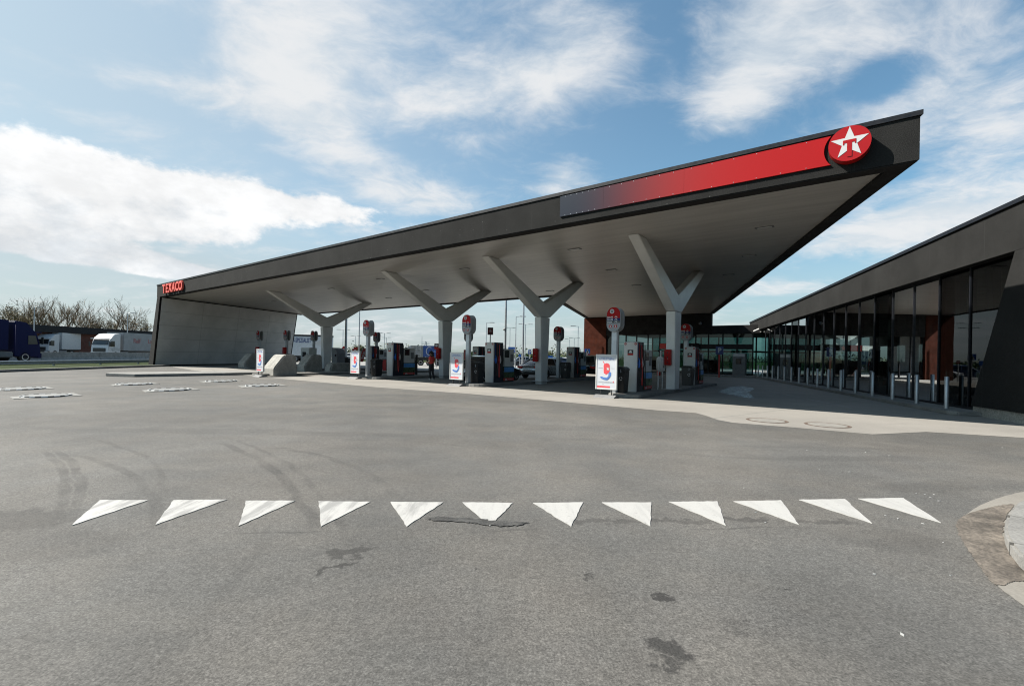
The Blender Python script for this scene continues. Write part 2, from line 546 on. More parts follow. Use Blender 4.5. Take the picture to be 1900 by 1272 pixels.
def asphalt_mat():
    m = bpy.data.materials.new('asphalt')
    m.use_nodes = True
    T = NT(m.node_tree)
    p = m.node_tree.nodes['Principled BSDF']
    oc = T.n('ShaderNodeTexCoord').outputs['Object']
    big = T.rng(T.noise(oc, 0.14, 6, 0.62), 0.34, 0.66, 0.82, 1.18)
    mid = T.rng(T.noise(oc, 1.3, 6, 0.65), 0.28, 0.72, 0.90, 1.10)
    clus = T.rng(T.noise(oc, 22, 4, 0.7), 0.30, 0.70, 0.84, 1.14)
    fine = T.rng(T.noise(oc, 85, 3, 0.75), 0.30, 0.70, 0.50, 1.52, smooth=False)
    vo = T.n('ShaderNodeTexVoronoi'); T.set(vo.inputs['Vector'], oc); vo.inputs['Scale'].default_value = 75
    stone = T.rng(T.sep(vo.outputs['Color'])[0], 0.0, 1.0, 0.80, 1.22, smooth=False)
    f = T.math('MULTIPLY', T.math('MULTIPLY', big, mid), T.math('MULTIPLY', T.math('MULTIPLY', clus, fine), stone))
    tint = T.mix(T.rng(T.noise(oc, 0.5, 4, 0.6), 0.35, 0.65), (0.079, 0.077, 0.073, 1), (0.093, 0.087, 0.079, 1))
    # drift of the wear along the traffic: browner, smoother run towards the forecourt
    c = T.vmath('SCALE', tint, s=f)
    wob = T.vmath('SCALE', T.vmath('SUBTRACT', T.noise(oc, 5.0, 5, 0.65, color=True), (0.5, 0.5, 0.5)), s=0.55)
    ow = T.vmath('ADD', oc, wob)
    x, y, z = T.sep(ow)

    def spot(cx, cy, rx, ry, rot):
        ca, sa = math.cos(rot), math.sin(rot)
        dx = T.math('SUBTRACT', x, cx); dy = T.math('SUBTRACT', y, cy)
        a = T.math('DIVIDE', T.math('ADD', T.math('MULTIPLY', dx, ca), T.math('MULTIPLY', dy, sa)), rx)
        b = T.math('DIVIDE', T.math('SUBTRACT', T.math('MULTIPLY', dy, ca), T.math('MULTIPLY', dx, sa)), ry)
        r = T.math('SQRT', T.math('ADD', T.math('MULTIPLY', a, a), T.math('MULTIPLY', b, b)))
        return T.rng(r, 0.60, 1.0, 1.0, 0.0)
    gx = lambda px_, py_: gp(px_, py_)
    stains = []
    for (px_, py_, rx, ry, rot, s) in [
        (655, 1022, 0.20, 0.10, R(30), 0.72), (625, 1050, 0.16, 0.055, R(40), 0.85), (1237, 1107, 0.085, 0.060, 0.0, 0.95),
        (1226, 1200, 0.11, 0.11, 0.0, 0.88), (1235, 1235, 0.08, 0.06, 0.0, 0.75), (1375, 1165, 0.10, 0.06, 0, 0.35),
        (1094, 1068, 0.03, 0.02, 0, 0.8), (1450, 1087, 0.03, 0.02, 0, 0.8), (880, 1050, 0.025, 0.02, 0, 0.8),
        (1120, 966, 0.45, 0.07, 0, 0.45), (1270, 968, 0.42, 0.08, 0, 0.5), (1385, 966, 0.40, 0.08, 0, 0.55), (1530, 966, 0.38, 0.08, 0, 0.55),
        (1580, 850, 1.6, 0.25, 0.1, 0.22), (1780, 900, 1.5, 0.3, 0.2, 0.22), (1650, 1000, 0.6, 0.3, 0, 0.20), (1500, 830, 1.8, 0.15, 0, 0.15),
        (20, 965, 0.7, 0.35, 0, 0.5), (60, 1010, 0.8, 0.4, 0, 0.28), (900, 790, 5.0, 0.5, 0.0, 0.10), (420, 800, 5.0, 0.35, 0.0, 0.16), (640, 803, 2.2, 0.10, 0.0, 0.22)]:
        cx, cy = gx(px_, py_)
        stains.append(T.math('MULTIPLY', spot(cx, cy, rx, ry, rot), s))
    tot = stains[0]
    for s in stains[1:]:
        tot = T.math('MAXIMUM', tot, s)
    # tyre arcs
    ox, oy, oz = T.sep(T.vmath('ADD', oc, T.vmath('SCALE', T.vmath('SUBTRACT', T.noise(oc, 0.8, 3, 0.6, color=True), (0.5, 0.5, 0.5)), s=0.25)))
    brk = T.rng(T.noise(oc, 0.9, 5, 0.7), 0.40, 0.62)

    def arc(p0, p1, p2, w, s):
        (ax, ay), (bx, by), (cx, cy) = gp(*p0), gp(*p1), gp(*p2)
        d = 2 * (ax * (by - cy) + bx * (cy - ay) + cx * (ay - by))
        ux = ((ax * ax + ay * ay) * (by - cy) + (bx * bx + by * by) * (cy - ay) + (cx * cx + cy * cy) * (ay - by)) / d
        uy = ((ax * ax + ay * ay) * (cx - bx) + (bx * bx + by * by) * (ax - cx) + (cx * cx + cy * cy) * (bx - ax)) / d
        r0 = math.hypot(ax - ux, ay - uy)
        dx = T.math('SUBTRACT', ox, ux); dy = T.math('SUBTRACT', oy, uy)
        r = T.math('SQRT', T.math('ADD', T.math('MULTIPLY', dx, dx), T.math('MULTIPLY', dy, dy)))
        band = T.rng(T.math('ABSOLUTE', T.math('SUBTRACT', r, r0)), w * 0.35, w, 1.0, 0.0)
        mx_, my_ = bx, by
        rad = max(math.hypot(ax - bx, ay - by), math.hypot(cx - bx, cy - by))
        ex = T.math('SUBTRACT', ox, mx_); ey = T.math('SUBTRACT', oy, my_)
        lim = T.rng(T.math('SQRT', T.math('ADD', T.math('MULTIPLY', ex, ex), T.math('MULTIPLY', ey, ey))), rad * 0.7, rad * 1.15, 1.0, 0.0)
        return T.math('MULTIPLY', T.math('MULTIPLY', band, lim), T.math('MULTIPLY', T.math('ADD', T.math('MULTIPLY', brk, 0.7), 0.3), s * 1.35))
    arcs = []
    for sh_ in (0, 7, 26, 34):
        arcs.append(arc((72 + sh_, 836), (118 + sh_, 885), (98 + sh_, 958), 0.045, 0.40))
    for sh_ in (0, 9):
        arcs.append(arc((140 + sh_, 845), (250 + sh_, 890), (285 + sh_, 950), 0.045, 0.34))
        arcs.append(arc((400 + sh_, 820), (500 + sh_, 870), (580 + sh_, 965), 0.05, 0.36))
        arcs.append(arc((540 + sh_, 835), (650 + sh_, 865), (740 + sh_, 930), 0.04, 0.28))
    arcs += [arc((430, 815), (540, 865), (650, 1010), 0.05, 0.24), arc((230, 830), (270, 850), (300, 930), 0.05, 0.26),
             arc((440, 800), (560, 803), (670, 802), 0.05, 0.45), arc((640, 815), (760, 818), (850, 826), 0.05, 0.30),
             arc((300, 1230), (420, 1100), (520, 960), 0.08, 0.12), arc((900, 1180), (960, 1060), (1000, 960), 0.07, 0.10), arc((1250, 840), (1450, 852), (1650, 850), 0.07, 0.16)]
    for a in arcs:
        tot = T.math('MAXIMUM', tot, a)
    for sc_, th, off in ((0.33, 0.0035, 0.0), (0.9, 0.0045, 7.0)):
        cr = T.noise(T.mapping(oc, loc=(off, off, 0)), sc_, 8, 0.62)
        line = T.rng(T.math('ABSOLUTE', T.math('SUBTRACT', cr, 0.5)), 0.0, th, 1.0, 0.0)
        tot = T.math('MAXIMUM', tot, T.math('MULTIPLY', line, T.rng(T.noise(oc, 0.22, 3, 0.5), 0.52, 0.60, 0.0, 0.45)))
    for ang, off in ((R(4), -7.35), (R(4), -3.95)):
        q = T.math('ADD', T.math('ADD', T.math('MULTIPLY', ox, -math.sin(ang)), T.math('MULTIPLY', oy, math.cos(ang))), off)
        line = T.rng(T.math('ABSOLUTE', q), 0.006, 0.022, 1.0, 0.0)
        tot = T.math('MAXIMUM', tot, T.math('MULTIPLY', line, T.rng(T.noise(oc, 0.6, 5, 0.7), 0.45, 0.60, 0.0, 0.5)))
    c = T.mix(tot, c, T.vmath('SCALE', (0.022, 0.021, 0.020), s=T.math('MULTIPLY', fine, 1.2)))
    # pale dust
    dust = T.math('MULTIPLY', T.rng(T.noise(T.mapping(oc, loc=(4, 2, 0), scale=(0.5, 1.4, 1)), 0.55, 6, 0.7), 0.52, 0.72), 0.30)
    c = T.mix(dust, c, T.vmath('SCALE', (0.130, 0.121, 0.107), s=T.math('MULTIPLY', fine, 1.0)))
    T.set(p.inputs['Base Color'], c)
    p.inputs['Roughness'].default_value = 0.85
    p.inputs['Specular IOR Level'].default_value = 0.3
    b = T.n('ShaderNodeBump'); b.inputs['Strength'].default_value = 0.45; b.inputs['Distance'].default_value = 0.004
    T.set(b.inputs['Height'], T.math('ADD', T.noise(oc, 95, 3, 0.75), T.math('MULTIPLY', T.noise(oc, 26, 4, 0.7), 0.5)))
    m.node_tree.links.new(b.outputs[0], p.inputs['Normal'])
    return m


def concrete_mat(name, base, joint=None):
    m = bpy.data.materials.new(name)
    m.use_nodes = True
    T = NT(m.node_tree)
    p = m.node_tree.nodes['Principled BSDF']
    oc = T.n('ShaderNodeTexCoord').outputs['Object']
    f = T.math('MULTIPLY', T.rng(T.noise(oc, 0.35, 6, 0.65), 0.3, 0.7, 0.88, 1.10), T.rng(T.noise(oc, 40, 3, 0.7), 0.3, 0.7, 0.90, 1.10))
    c = T.vmath('SCALE', base, s=f)
    st = T.rng(T.noise(T.mapping(oc, rot=(0, 0, R(-36)), scale=(0.5, 2.2, 1)), 0.5, 6, 0.7), 0.56, 0.74)
    c = T.mix(T.math('MULTIPLY', st, 0.50), c, (0.10, 0.096, 0.090, 1))
    drip = T.rng(T.noise(T.mapping(oc, loc=(3, 8, 0)), 2.6, 5, 0.62), 0.66, 0.72)
    c = T.mix(T.math('MULTIPLY', drip, 0.45), c, (0.06, 0.058, 0.055, 1))
    if joint:
        fr_ = T.mapping(oc, loc=joint[1], rot=(0, 0, joint[0]))
        x, y, z = T.sep(fr_)
        for s in (x, y):
            q = T.math('ABSOLUTE', T.math('SUBTRACT', T.math('FRACT', T.math('DIVIDE', s, joint[2])), 0.5))
            c = T.mix(T.rng(q, 0.0, 0.0030, 0.80, 0.0), c, (0.05, 0.068, 0.065, 1))
    T.set(p.inputs['Base Color'], c)
    p.inputs['Roughness'].default_value = 0.82
    b = T.n('ShaderNodeBump'); b.inputs['Strength'].default_value = 0.25; b.inputs['Distance'].default_value = 0.005
    T.set(b.inputs['Height'], T.noise(oc, 45, 4, 0.7))
    m.node_tree.links.new(b.outputs[0], p.inputs['Normal'])
    return m


asphaltm = asphalt_mat()
slabm = concrete_mat('forecourt_concrete', (0.200, 0.187, 0.168), (R(53.3), (2.6, 1.1, 0), 7.4))
padm = concrete_mat('pad_concrete', (0.155, 0.152, 0.143))
gutterm = concrete_mat('gutter_concrete', (0.175, 0.162, 0.142))
paintm = mat('worn_road_paint', (0.74, 0.72, 0.67), 0.6, var=0.16, vscale=3.0, bump=0.3, bscale=70, speck=0.06)


def worn_paint():
    m = bpy.data.materials.new('tyre_worn_paint')
    m.use_nodes = True
    T = NT(m.node_tree)
    p = m.node_tree.nodes['Principled BSDF']
    oc = T.n('ShaderNodeTexCoord').outputs['Object']
    st = T.noise(T.mapping(oc, rot=(0, 0, R(28)), scale=(6.0, 0.8, 1)), 1.6, 6, 0.65)
    left = T.rng(T.sep(oc)[0], -1.2, -0.1, 1.0, 0.25)
    f = T.math('MULTIPLY', T.rng(st, 0.44, 0.60), T.math('MULTIPLY', left, 0.75))
    fine = T.rng(T.noise(oc, 95, 3, 0.7), 0.3, 0.7, 0.93, 1.05)
    c = T.mix(f, T.vmath('SCALE', (0.345, 0.337, 0.322), s=fine), (0.17, 0.167, 0.16, 1))
    chip = T.rng(T.noise(oc, 22, 6, 0.8), 0.59, 0.66)
    c = T.mix(T.math('MULTIPLY', chip, 0.7), c, (0.16, 0.155, 0.15, 1))
    T.set(p.inputs['Base Color'], c)
    p.inputs['Roughness'].default_value = 0.6
    b = T.n('ShaderNodeBump'); b.inputs['Strength'].default_value = 0.5; b.inputs['Distance'].default_value = 0.005
    T.set(b.inputs['Height'], T.noise(oc, 80, 3, 0.7))
    m.node_tree.links.new(b.outputs[0], p.inputs['Normal'])
    return m


tri_paint = worn_paint()

# ------------------------------------------------------------------ the ground
g = MB(); g.sheet([(-1500, -300), (1500, -300), (1500, 2500), (-1500, 2500)], -0.03)
struct('ground', g, grassm)
g = MB(); g.sheet([(-30.4, 40), (-29.0, 26), (-27.5, 8), (-26, -40), (70, -40), (70, 78), (30, 84), (-20, 84), (-34, 70)], 0.0)
struct('asphalt_yard', g, asphaltm)
front = [(503, 700.6), (700, 718.3), (860, 729.5), (1040, 745), (1220, 761), (1291, 766), (1310, 771), (1333, 779), (1360, 784), (1480, 793.5), (1619, 805.6), (1719, 801), (1900, 812)]
poly = [gp(*p) for p in front] + [(30, 10), (34, 50), cpt(4, 44), cpt(57, 33), cpt(53, 1.5), cpt(40, -0.5)]
g = MB(); g.sheet(poly, 0.004)
struct('forecourt_slab', g, slabm)
# highway on the left with its verge
g = MB(); g.sheet([(-37.5, -60), (-41, 60), (-46, 400), (-76, 400), (-80, 90), (-74, -60)], 0.004)
struct('highway', g, mat('highway_asphalt', (0.095, 0.095, 0.093), 0.85, var=0.15, vscale=0.3))
g = MB()
vl = [(-26.6, -40), (-28.0, 8), (-29.5, 26), (-30.6, 39.5), (-33.5, 60), (-36, 90), (-39.5, 90), (-37.0, 60), (-34.6, 26), (-32.5, -40)]
g.prism(vl, -0.02, 0.12)
struct('grass_verge', g, grassm)
g = MB()
edge = [(-26.2, -40), (-27.6, 8), (-29.1, 26), (-30.25, 40.5)]
for a, b in zip(edge[:-1], edge[1:]):
    g.add([(a[0], a[1], 0), (b[0], b[1], 0), (b[0] - .3, b[1], 0), (a[0] - .3, a[1], 0), (a[0], a[1], .15), (b[0], b[1], .15), (b[0] - .3, b[1], .15), (a[0] - .3, a[1], .15)],
          [(0, 1, 2, 3), (4, 5, 6, 7), (0, 1, 5, 4), (2, 3, 7, 6)])
struct('verge_kerb', g, kerbm)
# long traffic island left of the pumps
isl = [gp(196, 697.5), gp(250, 699.2), gp(380, 697), gp(470, 695), gp(505, 693), gp(500, 690.5), gp(380, 692.5), gp(250, 694.5), gp(205, 695.5)]
g = MB(); g.prism(isl, 0.0, 0.15)
struct('traffic_island_kerb', g, kerbm, bevel=0.02)
# corner pavement bottom right
g = MB()
g.sheet(curve([gp(*p) for p in [(1960, 905), (1900, 912), (1852, 924), (1805, 945), (1783, 972), (1798, 1010), (1830, 1060), (1850, 1086), (1905, 1128), (2000, 1190), (2100, 1000)]], 6, 0.004), 0.004)
struct('gutter', g, gutterm)
dirt = mat('dry_dirt', (0.098, 0.083, 0.068), 0.95, var=0.55, vscale=2.2, bump=0.8, bscale=35, speck=0.3)
g = MB()
dp = [(1880, 936), (1840, 941), (1794, 955), (1774, 974), (1790, 1010), (1826, 1062), (1850, 1086), (1880, 1080), (1915, 1075), (1905, 1050), (1885, 1036), (1868, 1012), (1860, 985), (1868, 955)]
rr = random.Random(3)
g.sheet(curve([gp(*p) for p in dp], 14, 0.009), 0.008)
struct('dirt', g, dirt)
g = MB()
kp = [(1905, 934), (1878, 952), (1866, 974), (1864, 996), (1872, 1016), (1885, 1034), (1905, 1054), (1990, 1110), (2120, 1010), (2000, 925)]
g.prism(curve([gp(p[0], p[1], 0.05) for p in kp], 6), 0.0, 0.11)
struct('corner_pavement', g, kerbm, bevel=0.02)
g = MB()
kc = curve([gp(p[0], p[1], 0.05) for p in kp], 12)
cc = sum((Vector(p) for p in kc), Vector((0, 0))) / len(kc)
acc, last = 0.0, None
seg_ = []
for i in range(len(kc)):
    a_, b_ = Vector(kc[i]), Vector(kc[(i + 1) % len(kc)])
    if seg_ and acc > 0.95:
        seg_, acc = [], 0.0
    if not seg_:
        seg_ = [1]
        d_ = (b_ - a_).normalized(); n_ = Vector((-d_.y, d_.x))
        if n_.dot(cc - a_) < 0: n_ = -n_
        p_ = [a_ - n_ * .004, a_ + d_ * .007 - n_ * .004, a_ + d_ * .007 + n_ * .15, a_ + n_ * .15]
        g.prism([(q.x, q.y) for q in p_], 0.0, 0.1115)
    acc += (b_ - a_).length
struct('kerb_joints', g, mat('joint_grey', (0.075, 0.072, 0.067), .95))
# pump islands
ISL = {'a': 8.1, 'b': 15.7, 'c': 23.4, 'e': 36.4}
def island(t, q0, q1, w=0.65):
    pts = []
    for k in range(9):
        a = math.pi * k / 8
        pts.append((-t + w * math.cos(a), q0 + w * 0.6 - w * 0.6 * math.sin(a)))
    for k in range(9):
        a = math.pi * k / 8
        pts.append((-t - w * math.cos(a), q1 - w * 0.6 + w * 0.6 * math.sin(a)))
    mb = MB(); mb.prism(pts, 0.0, 0.14)
    o = mb.build('pump_island', kerbm, None, FC, bevel=0.02)
    o['kind'] = 'structure'
for t in ISL.values():
    island(t, 2.85, 15.5)
island(42.4, 4.0, 14.5); island(30.0, -0.6, 13.5)
# pavement along the shop front
g = MB()
g.prism([(-0.98, -0.75), (-0.8, -0.95), (0.0, -0.95), (0.0, 28.5), (-0.98, 28.5)], 0.0, 0.12)
struct('shop_pavement', g, kerbm, FS, bevel=0.02)
g = MB(); g.box(-17, 0, 30.6, 33.9, 0.0, 0.11)
struct('entrance_pavement', g, kerbm, FC, bevel=0.015)
# litter and the puddle of the drive lane
rr = random.Random(11)
g = MB()
for px_, py_ in [(1271, 805), (1576, 875), (1716, 917), (1700, 915), (1666, 962), (1643, 956), (1750, 1006), (1712, 971), (1674, 1177), (1622, 1065), (1520, 871), (1860, 830), (1497, 835), (1763, 1067), (1380, 905), (1402, 950), (1420, 969), (30, 836), (560, 769), (795, 749), (1726, 922), (1733, 917), (1742, 929), (1650, 845), (1606, 839)]:
    x, y = gp(px_, py_)
    s = rr.uniform(0.005, 0.012); a = rr.uniform(0, 3)
    pts = [(x + s * math.cos(a + k * 1.57) * (1.6 if k % 2 else .8), y + s * math.sin(a + k * 1.57) * (1.6 if k % 2 else .8)) for k in range(4)]
    g.prism(pts, 0.001, 0.005)
o = g.build('litter', mat('paper_scraps', (0.30, 0.30, 0.29), .7)); o['kind'] = 'stuff'
wet = mat('wet_patch', (0.10, 0.10, 0.095), 0.42, var=0.5, vscale=1.6)
for q_, pts in (('drain_water', [(1335, 727), (1350, 719), (1375, 716), (1398, 720), (1390, 728), (1398, 738), (1372, 736), (1352, 732)]),):
    g = MB(); g.sheet(curve([gp(*p) for p in pts], 7, 0.05), 0.007)
    struct(q_, g, wet)
g = MB()
for a, b in (((1335, 728), (1392, 741)), ((1420, 724), (1580, 757))):
    (ax, ay), (bx, by) = gp(*a), gp(*b)
    d = Vector((bx - ax, by - ay)).normalized(); n = Vector((-d.y, d.x)) * 0.05
    g.sheet([(ax + n.x, ay + n.y), (bx + n.x, by + n.y), (bx - n.x, by - n.y), (ax - n.x, ay - n.y)], 0.010)
struct('lane_marking', g, mat('faded_line', (0.23, 0.225, 0.21), 0.8, var=0.2, vscale=2))

# give-way triangles
TRI = [((185, 928), (275, 928), (133, 975)), ((322, 928), (421, 927), (288, 974)), ((456, 929), (548, 929), (443, 976)), ((591, 930), (687, 931), (596, 977)),
       ((724, 931), (822, 932), (755, 977)), ((858, 932), (952, 933), (909, 976)), ((989, 933), (1082, 932), (1060, 977)), ((1117, 932), (1208, 932), (1207, 976)),
       ((1241, 931), (1331, 930), (1347, 975)), ((1361, 930), (1449, 928), (1482, 973)), ((1482, 927), (1568, 926), (1618, 971)), ((1592, 925), (1676, 924), (1746, 970))]
TL = ['leftmost white give-way triangle painted on the asphalt, its point slanting furthest left', 'second painted triangle from the left, greyed all over by tyre streaks',
      'third white road triangle from the left, lightly streaked, point leaning left', 'fourth white road triangle from the left with an almost upright left side',
      'fifth white road triangle from the left with dark tyre streaks through it', 'white road triangle whose point is crossed by a dark tar patch',
      'white road triangle just right of the one crossed by the tar patch', 'white road triangle with an upright right side, fifth from the right end',
      'fourth white road triangle from the right end, point leaning right', 'third white road triangle from the right end, faint scratches on it',
      'white road triangle next to last at the right end of the row', 'rightmost white give-way triangle, nearest the curved corner pavement']
rr = random.Random(5)
for tri, lb in zip(TRI, TL):
    pts = [gp(*p) for p in tri]
    out = []
    for i in range(3):
        (ax, ay), (bx, by) = pts[i], pts[(i + 1) % 3]
        for k in range(10):
            f = k / 10
            j = 0.006 if k else 0.002
            out.append((ax + (bx - ax) * f + rr.uniform(-j, j), ay + (by - ay) * f + rr.uniform(-j, j)))
    g = MB(); g.prism(out, 0.001, 0.006)
    o = g.build('painted_triangle', tri_paint)
    tag(o, lb, 'road marking', 'give-way triangles painted across the road')
tar = mat('tar_patch', (0.034, 0.033, 0.031), 0.85, var=0.6, vscale=6, bump=0.7, bscale=50, speck=0.3)
g = MB()
tp = [(786, 963), (812, 959), (850, 961), (885, 963), (915, 966), (950, 968), (984, 970), (962, 975), (930, 977), (905, 975), (875, 970), (845, 968), (815, 967)]
out = []
for i in range(len(tp)):
    a, b = gp(*tp[i]), gp(*tp[(i + 1) % len(tp)])
    for k in range(9):
        out.append((a[0] + (b[0] - a[0]) * k / 9 + rr.uniform(-.014, .014), a[1] + (b[1] - a[1]) * k / 9 + rr.uniform(-.014, .014)))
g.sheet(out, 0.0072)
struct('road_tar_patch', g, tar)

# tank covers on the left, two manholes on the concrete
PADS = [([(-25, 723), (-12, 726.5), (101, 721), (86, 717)], 'pale square tank cover at the far left, cut by the picture edge'),
        ([(18, 736.5), (25, 740.5), (153, 734), (136, 729)], 'nearest pale tank cover with striped rim, close to the left edge'),
        ([(202, 713.4), (211, 715.6), (297, 712.3), (283, 710)], 'pale tank cover with striped rim just in front of the long traffic island'),
        ([(263, 724), (270, 727.8), (371, 723), (350, 719)], 'pale tank cover with striped rim in the middle of the front row'),
        ([(369, 707.4), (380, 709.8), (450, 707), (438, 704.8)], 'smallest and farthest pale tank cover, near the island end'),
        ([(441, 715.4), (450, 719.2), (533, 715.3), (515, 712)], 'right-hand pale tank cover, nearest the concrete forecourt edge')]
for pts, lb in PADS:
    q = [Vector(gp(*p)) for p in pts]
    c = sum(q, Vector((0, 0))) / 4
    t = thing('tank_cover', lb, 'tank cover', c.x, c.y, 0, 0, 'underground tank covers in the asphalt')
    g = MB(); g.prism([(p.x, p.y) for p in q], 0.0, 0.014); g.build('pad', padm, t)
    r = 0.78 * min((q[0] - q[3]).length, (q[1] - q[2]).length, (q[0] - q[1]).length * 3) * 0.5 + 0.1
    ax = (q[2] - q[1]); ax.normalize()
    r = min(0.62, 0.36 * (q[2] - q[1]).length)
    ay = Vector((-ax.y, ax.x)); ry = min(r, 0.62)
    g = MB(); g.lathe([(r * 0.93, 0.012), (r * 0.93, 0.035), (r * 0.6, 0.045), (0.01, 0.048)], 28, c.x, c.y); g.build('lid', mat('lid_grey', (0.155, 0.155, 0.15), 0.7, var=0.2, vscale=5), t)
    g = MB()
    n = 26
    for k in range(n):
        g.k = k % 2
        a0, a1 = 2 * math.pi * k / n, 2 * math.pi * (k + 1) / n
        ring = lambda z, r0, r1: [(c.x + r0 * math.cos(a0), c.y + r0 * math.sin(a0), z), (c.x + r0 * math.cos(a1), c.y + r0 * math.sin(a1), z), (c.x + r1 * math.cos(a1), c.y + r1 * math.sin(a1), z), (c.x + r1 * math.cos(a0), c.y + r1 * math.sin(a0), z)]
        g.loft([ring(0.013, r * 0.97, r * 1.07), ring(0.042, r * 0.985, r * 1.055)])
    g.build('striped_rim', [signwhite, blackm], t)
for px_, py_, lb in ((1423, 780, 'round manhole cover on the concrete, the one nearer the pumps'), (1535, 788.5, 'round manhole cover on the concrete, the one nearer the glass front')):
    x, y = gp(px_, py_)
    t = thing('manhole_cover', lb, 'manhole cover', x, y, 0, 0, 'manhole covers in the concrete apron')
    g = MB(); g.lathe([(0.47, 0.005), (0.47, 0.009), (0.40, 0.009), (0.40, 0.006)], 32); g.build('rusty_ring', mat('rusty_iron', (0.085, 0.058, 0.042), 0.8, var=0.4, vscale=6), t, None)
    g = MB(); g.lathe([(0.395, 0.004), (0.395, 0.010), (0.01, 0.012)], 32); g.build('lid', mat('manhole_lid', (0.185, 0.175, 0.158), 0.8, var=0.2, vscale=7), t, None)

# ------------------------------------------------------------------ canopy
canopy = thing('station_canopy', 'wedge-shaped grey filling station canopy on branching columns with a leaning end wall', 'canopy', CX, CY, 0, RZC)
outl = [(0, 0), (49.7, 0), (55.4, 16), (19.6, 16), (26.05, 34.2), (12.08, 34.2)]      # (t, q)
loc = [Vector((-t, q)) for t, q in outl]


def inset(p, d):
    n = len(p); res = []
    area = sum(p[i].x * p[(i + 1) % n].y - p[(i + 1) % n].x * p[i].y for i in range(n))
    s = 1 if area > 0 else -1
    for i in range(n):
        a, b, c = p[i - 1], p[i], p[(i + 1) % n]
        d1, d2 = (b - a).normalized(), (c - b).normalized()
        n1, n2 = Vector((-d1.y, d1.x)) * s, Vector((-d2.y, d2.x)) * s
        q1, q2 = b + n1 * d, b + n2 * d
        den = d1.x * d2.y - d1.y * d2.x
        k = ((q2.x - q1.x) * d2.y - (q2.y - q1.y) * d2.x) / den
        res.append(q1 + d1 * k)
    return res


def ring(mb, o, i, z0, z1):
    n = len(o)
    vs = [(p.x, p.y, z) for z in (z0, z1) for L in (o, i) for p in L]
    fs = []
    for k in range(n):
        j = (k + 1) % n
        fs += [(k, j, 2 * n + j, 2 * n + k), (n + k, n + j, 3 * n + j, 3 * n + k), (k, j, n + j, n + k), (2 * n + k, 2 * n + j, 3 * n + j, 3 * n + k)]
    mb.add(vs, fs)


inn = inset(loc, 0.40)
mb = MB(); ring(mb, loc, inn, 6.00, 6.97)
mb.build('fascia', feltm, canopy, None)
mb = MB(); ring(mb, inset(loc, -0.035), inset(loc, 0.45), 6.972, 7.08)
mb.build('roof_edge_cap', capm, canopy, None)
mb = MB(); mb.prism([(p.x, p.y) for p in inset(loc, 0.38)], 6.05, 6.25)
mb.build('soffit', soffitm, canopy, None)
mb = MB(); mb.prism([(p.x, p.y) for p in inset(loc, 0.41)], 6.60, 6.90)
mb.build('roof_deck', capm, canopy, None)
mb = MB()          # underside of the felt edge, its shade put into a darker colour
ring(mb, inset(loc, 0.02), inset(loc, 0.41), 5.975, 5.997)
mb.build('shaded_lip', dark, canopy, None)
# leaning end wall
sh = 16 * 0.3536
out0 = [(-49.66, 5.998), (-51.67, 0.0), (-50.45, 0.0), (-48.95, 5.998)]
sh = 15.0 * 0.3536
mb = MB(); mb.loft([[(x, 0.0, z) for x, z in out0], [(x - sh, 15.0, z) for x, z in out0]])
mb.build('end_wall', feltm, canopy, None)
mb = MB()
rows, cols_ = 5, 4
for r_ in range(rows):
    for c_ in range(cols_):
        off = 0.5 if r_ % 2 else 0.0
        f0, f1 = (c_ + 0.0015) / cols_, (c_ + 0.9985) / cols_
        z0, z1 = 0.12 + 5.82 * r_ / rows + 0.006, 0.12 + 5.82 * (r_ + 1) / rows - 0.006
        def wp(f, z, d):
            x = -50.45 + 1.5 * z / 5.998 + d
            return (x - 0.3536 * (0.16 + 14.7 * f), 0.16 + 14.7 * f, z)
        mb.loft([[wp(f0, z0, .02), wp(f1, z0, .02), wp(f1, z1, .02), wp(f0, z1, .02)], [wp(f0, z0, .032), wp(f1, z0, .032), wp(f1, z1, .032), wp(f0, z1, .032)]])
mb.build('wall_cladding', clad, canopy, None)
# branching columns
def column(t, q0):
    w = 0.20
    mb = MB()
    prof = [(q0 - 0.30, 0.0), (q0 - 0.46, 3.62), (q0 + 0.46, 3.62), (q0 + 0.30, 0.0)]
    mb.prism(prof, -t - w, -t + w, 'x')
    stem = mb.build('column', colm, canopy, None, bevel=0.02)
    mb = MB()
    y = [(q0 - 0.47, 3.64), (q0 - 4.95, 6.045), (q0 - 4.10, 6.045), (q0 - 0.02, 4.38), (q0 + 3.55, 6.045), (q0 + 4.35, 6.045), (q0 + 0.47, 3.64)]
    mb.prism(y, -t - w - 0.004, -t + w + 0.004, 'x')
    bp = MB(); bp.box(-t - .30, -t + .30, q0 - .42, q0 + .42, 0.141, 0.158)
    bp.build('base_plate', steel, None, ID).parent = stem
    c = mb.build('branch_arms', colm, None, ID, bevel=0.02)
    c.parent = stem
for t, q in ((7.66, 7.6), (14.75, 7.6), (22.05, 7.5), (36.6, 8.1)):
    column(t, q)
# recessed lights
lampm = mat('downlight_glass', (0.5, 0.5, 0.48), 0.3)
for t, q in ((3.6, 4.2), (4.8, 8.6), (10.6, 3.6), (11.2, 8.6), (17.6, 4.4), (18.4, 9.6), (24.4, 4.2), (25.6, 9.0), (31.0, 5.0), (31.6, 10.5), (38.6, 5.0), (43.5, 7.0), (18.0, 13.5), (25.5, 13.5), (12, 14), (6.5, 13.0)):
    mb = MB(); mb.box(-t - .28, -t + .28, q - .12, q + .12, 6.03, 6.06)
    fx = mb.build('downlight', greyp, canopy, None)
    mb = MB(); mb.box(-t - .22, -t + .22, q - .07, q + .07, 6.024, 6.034)
    mb.build('lens', lampm, None, ID).parent = fx
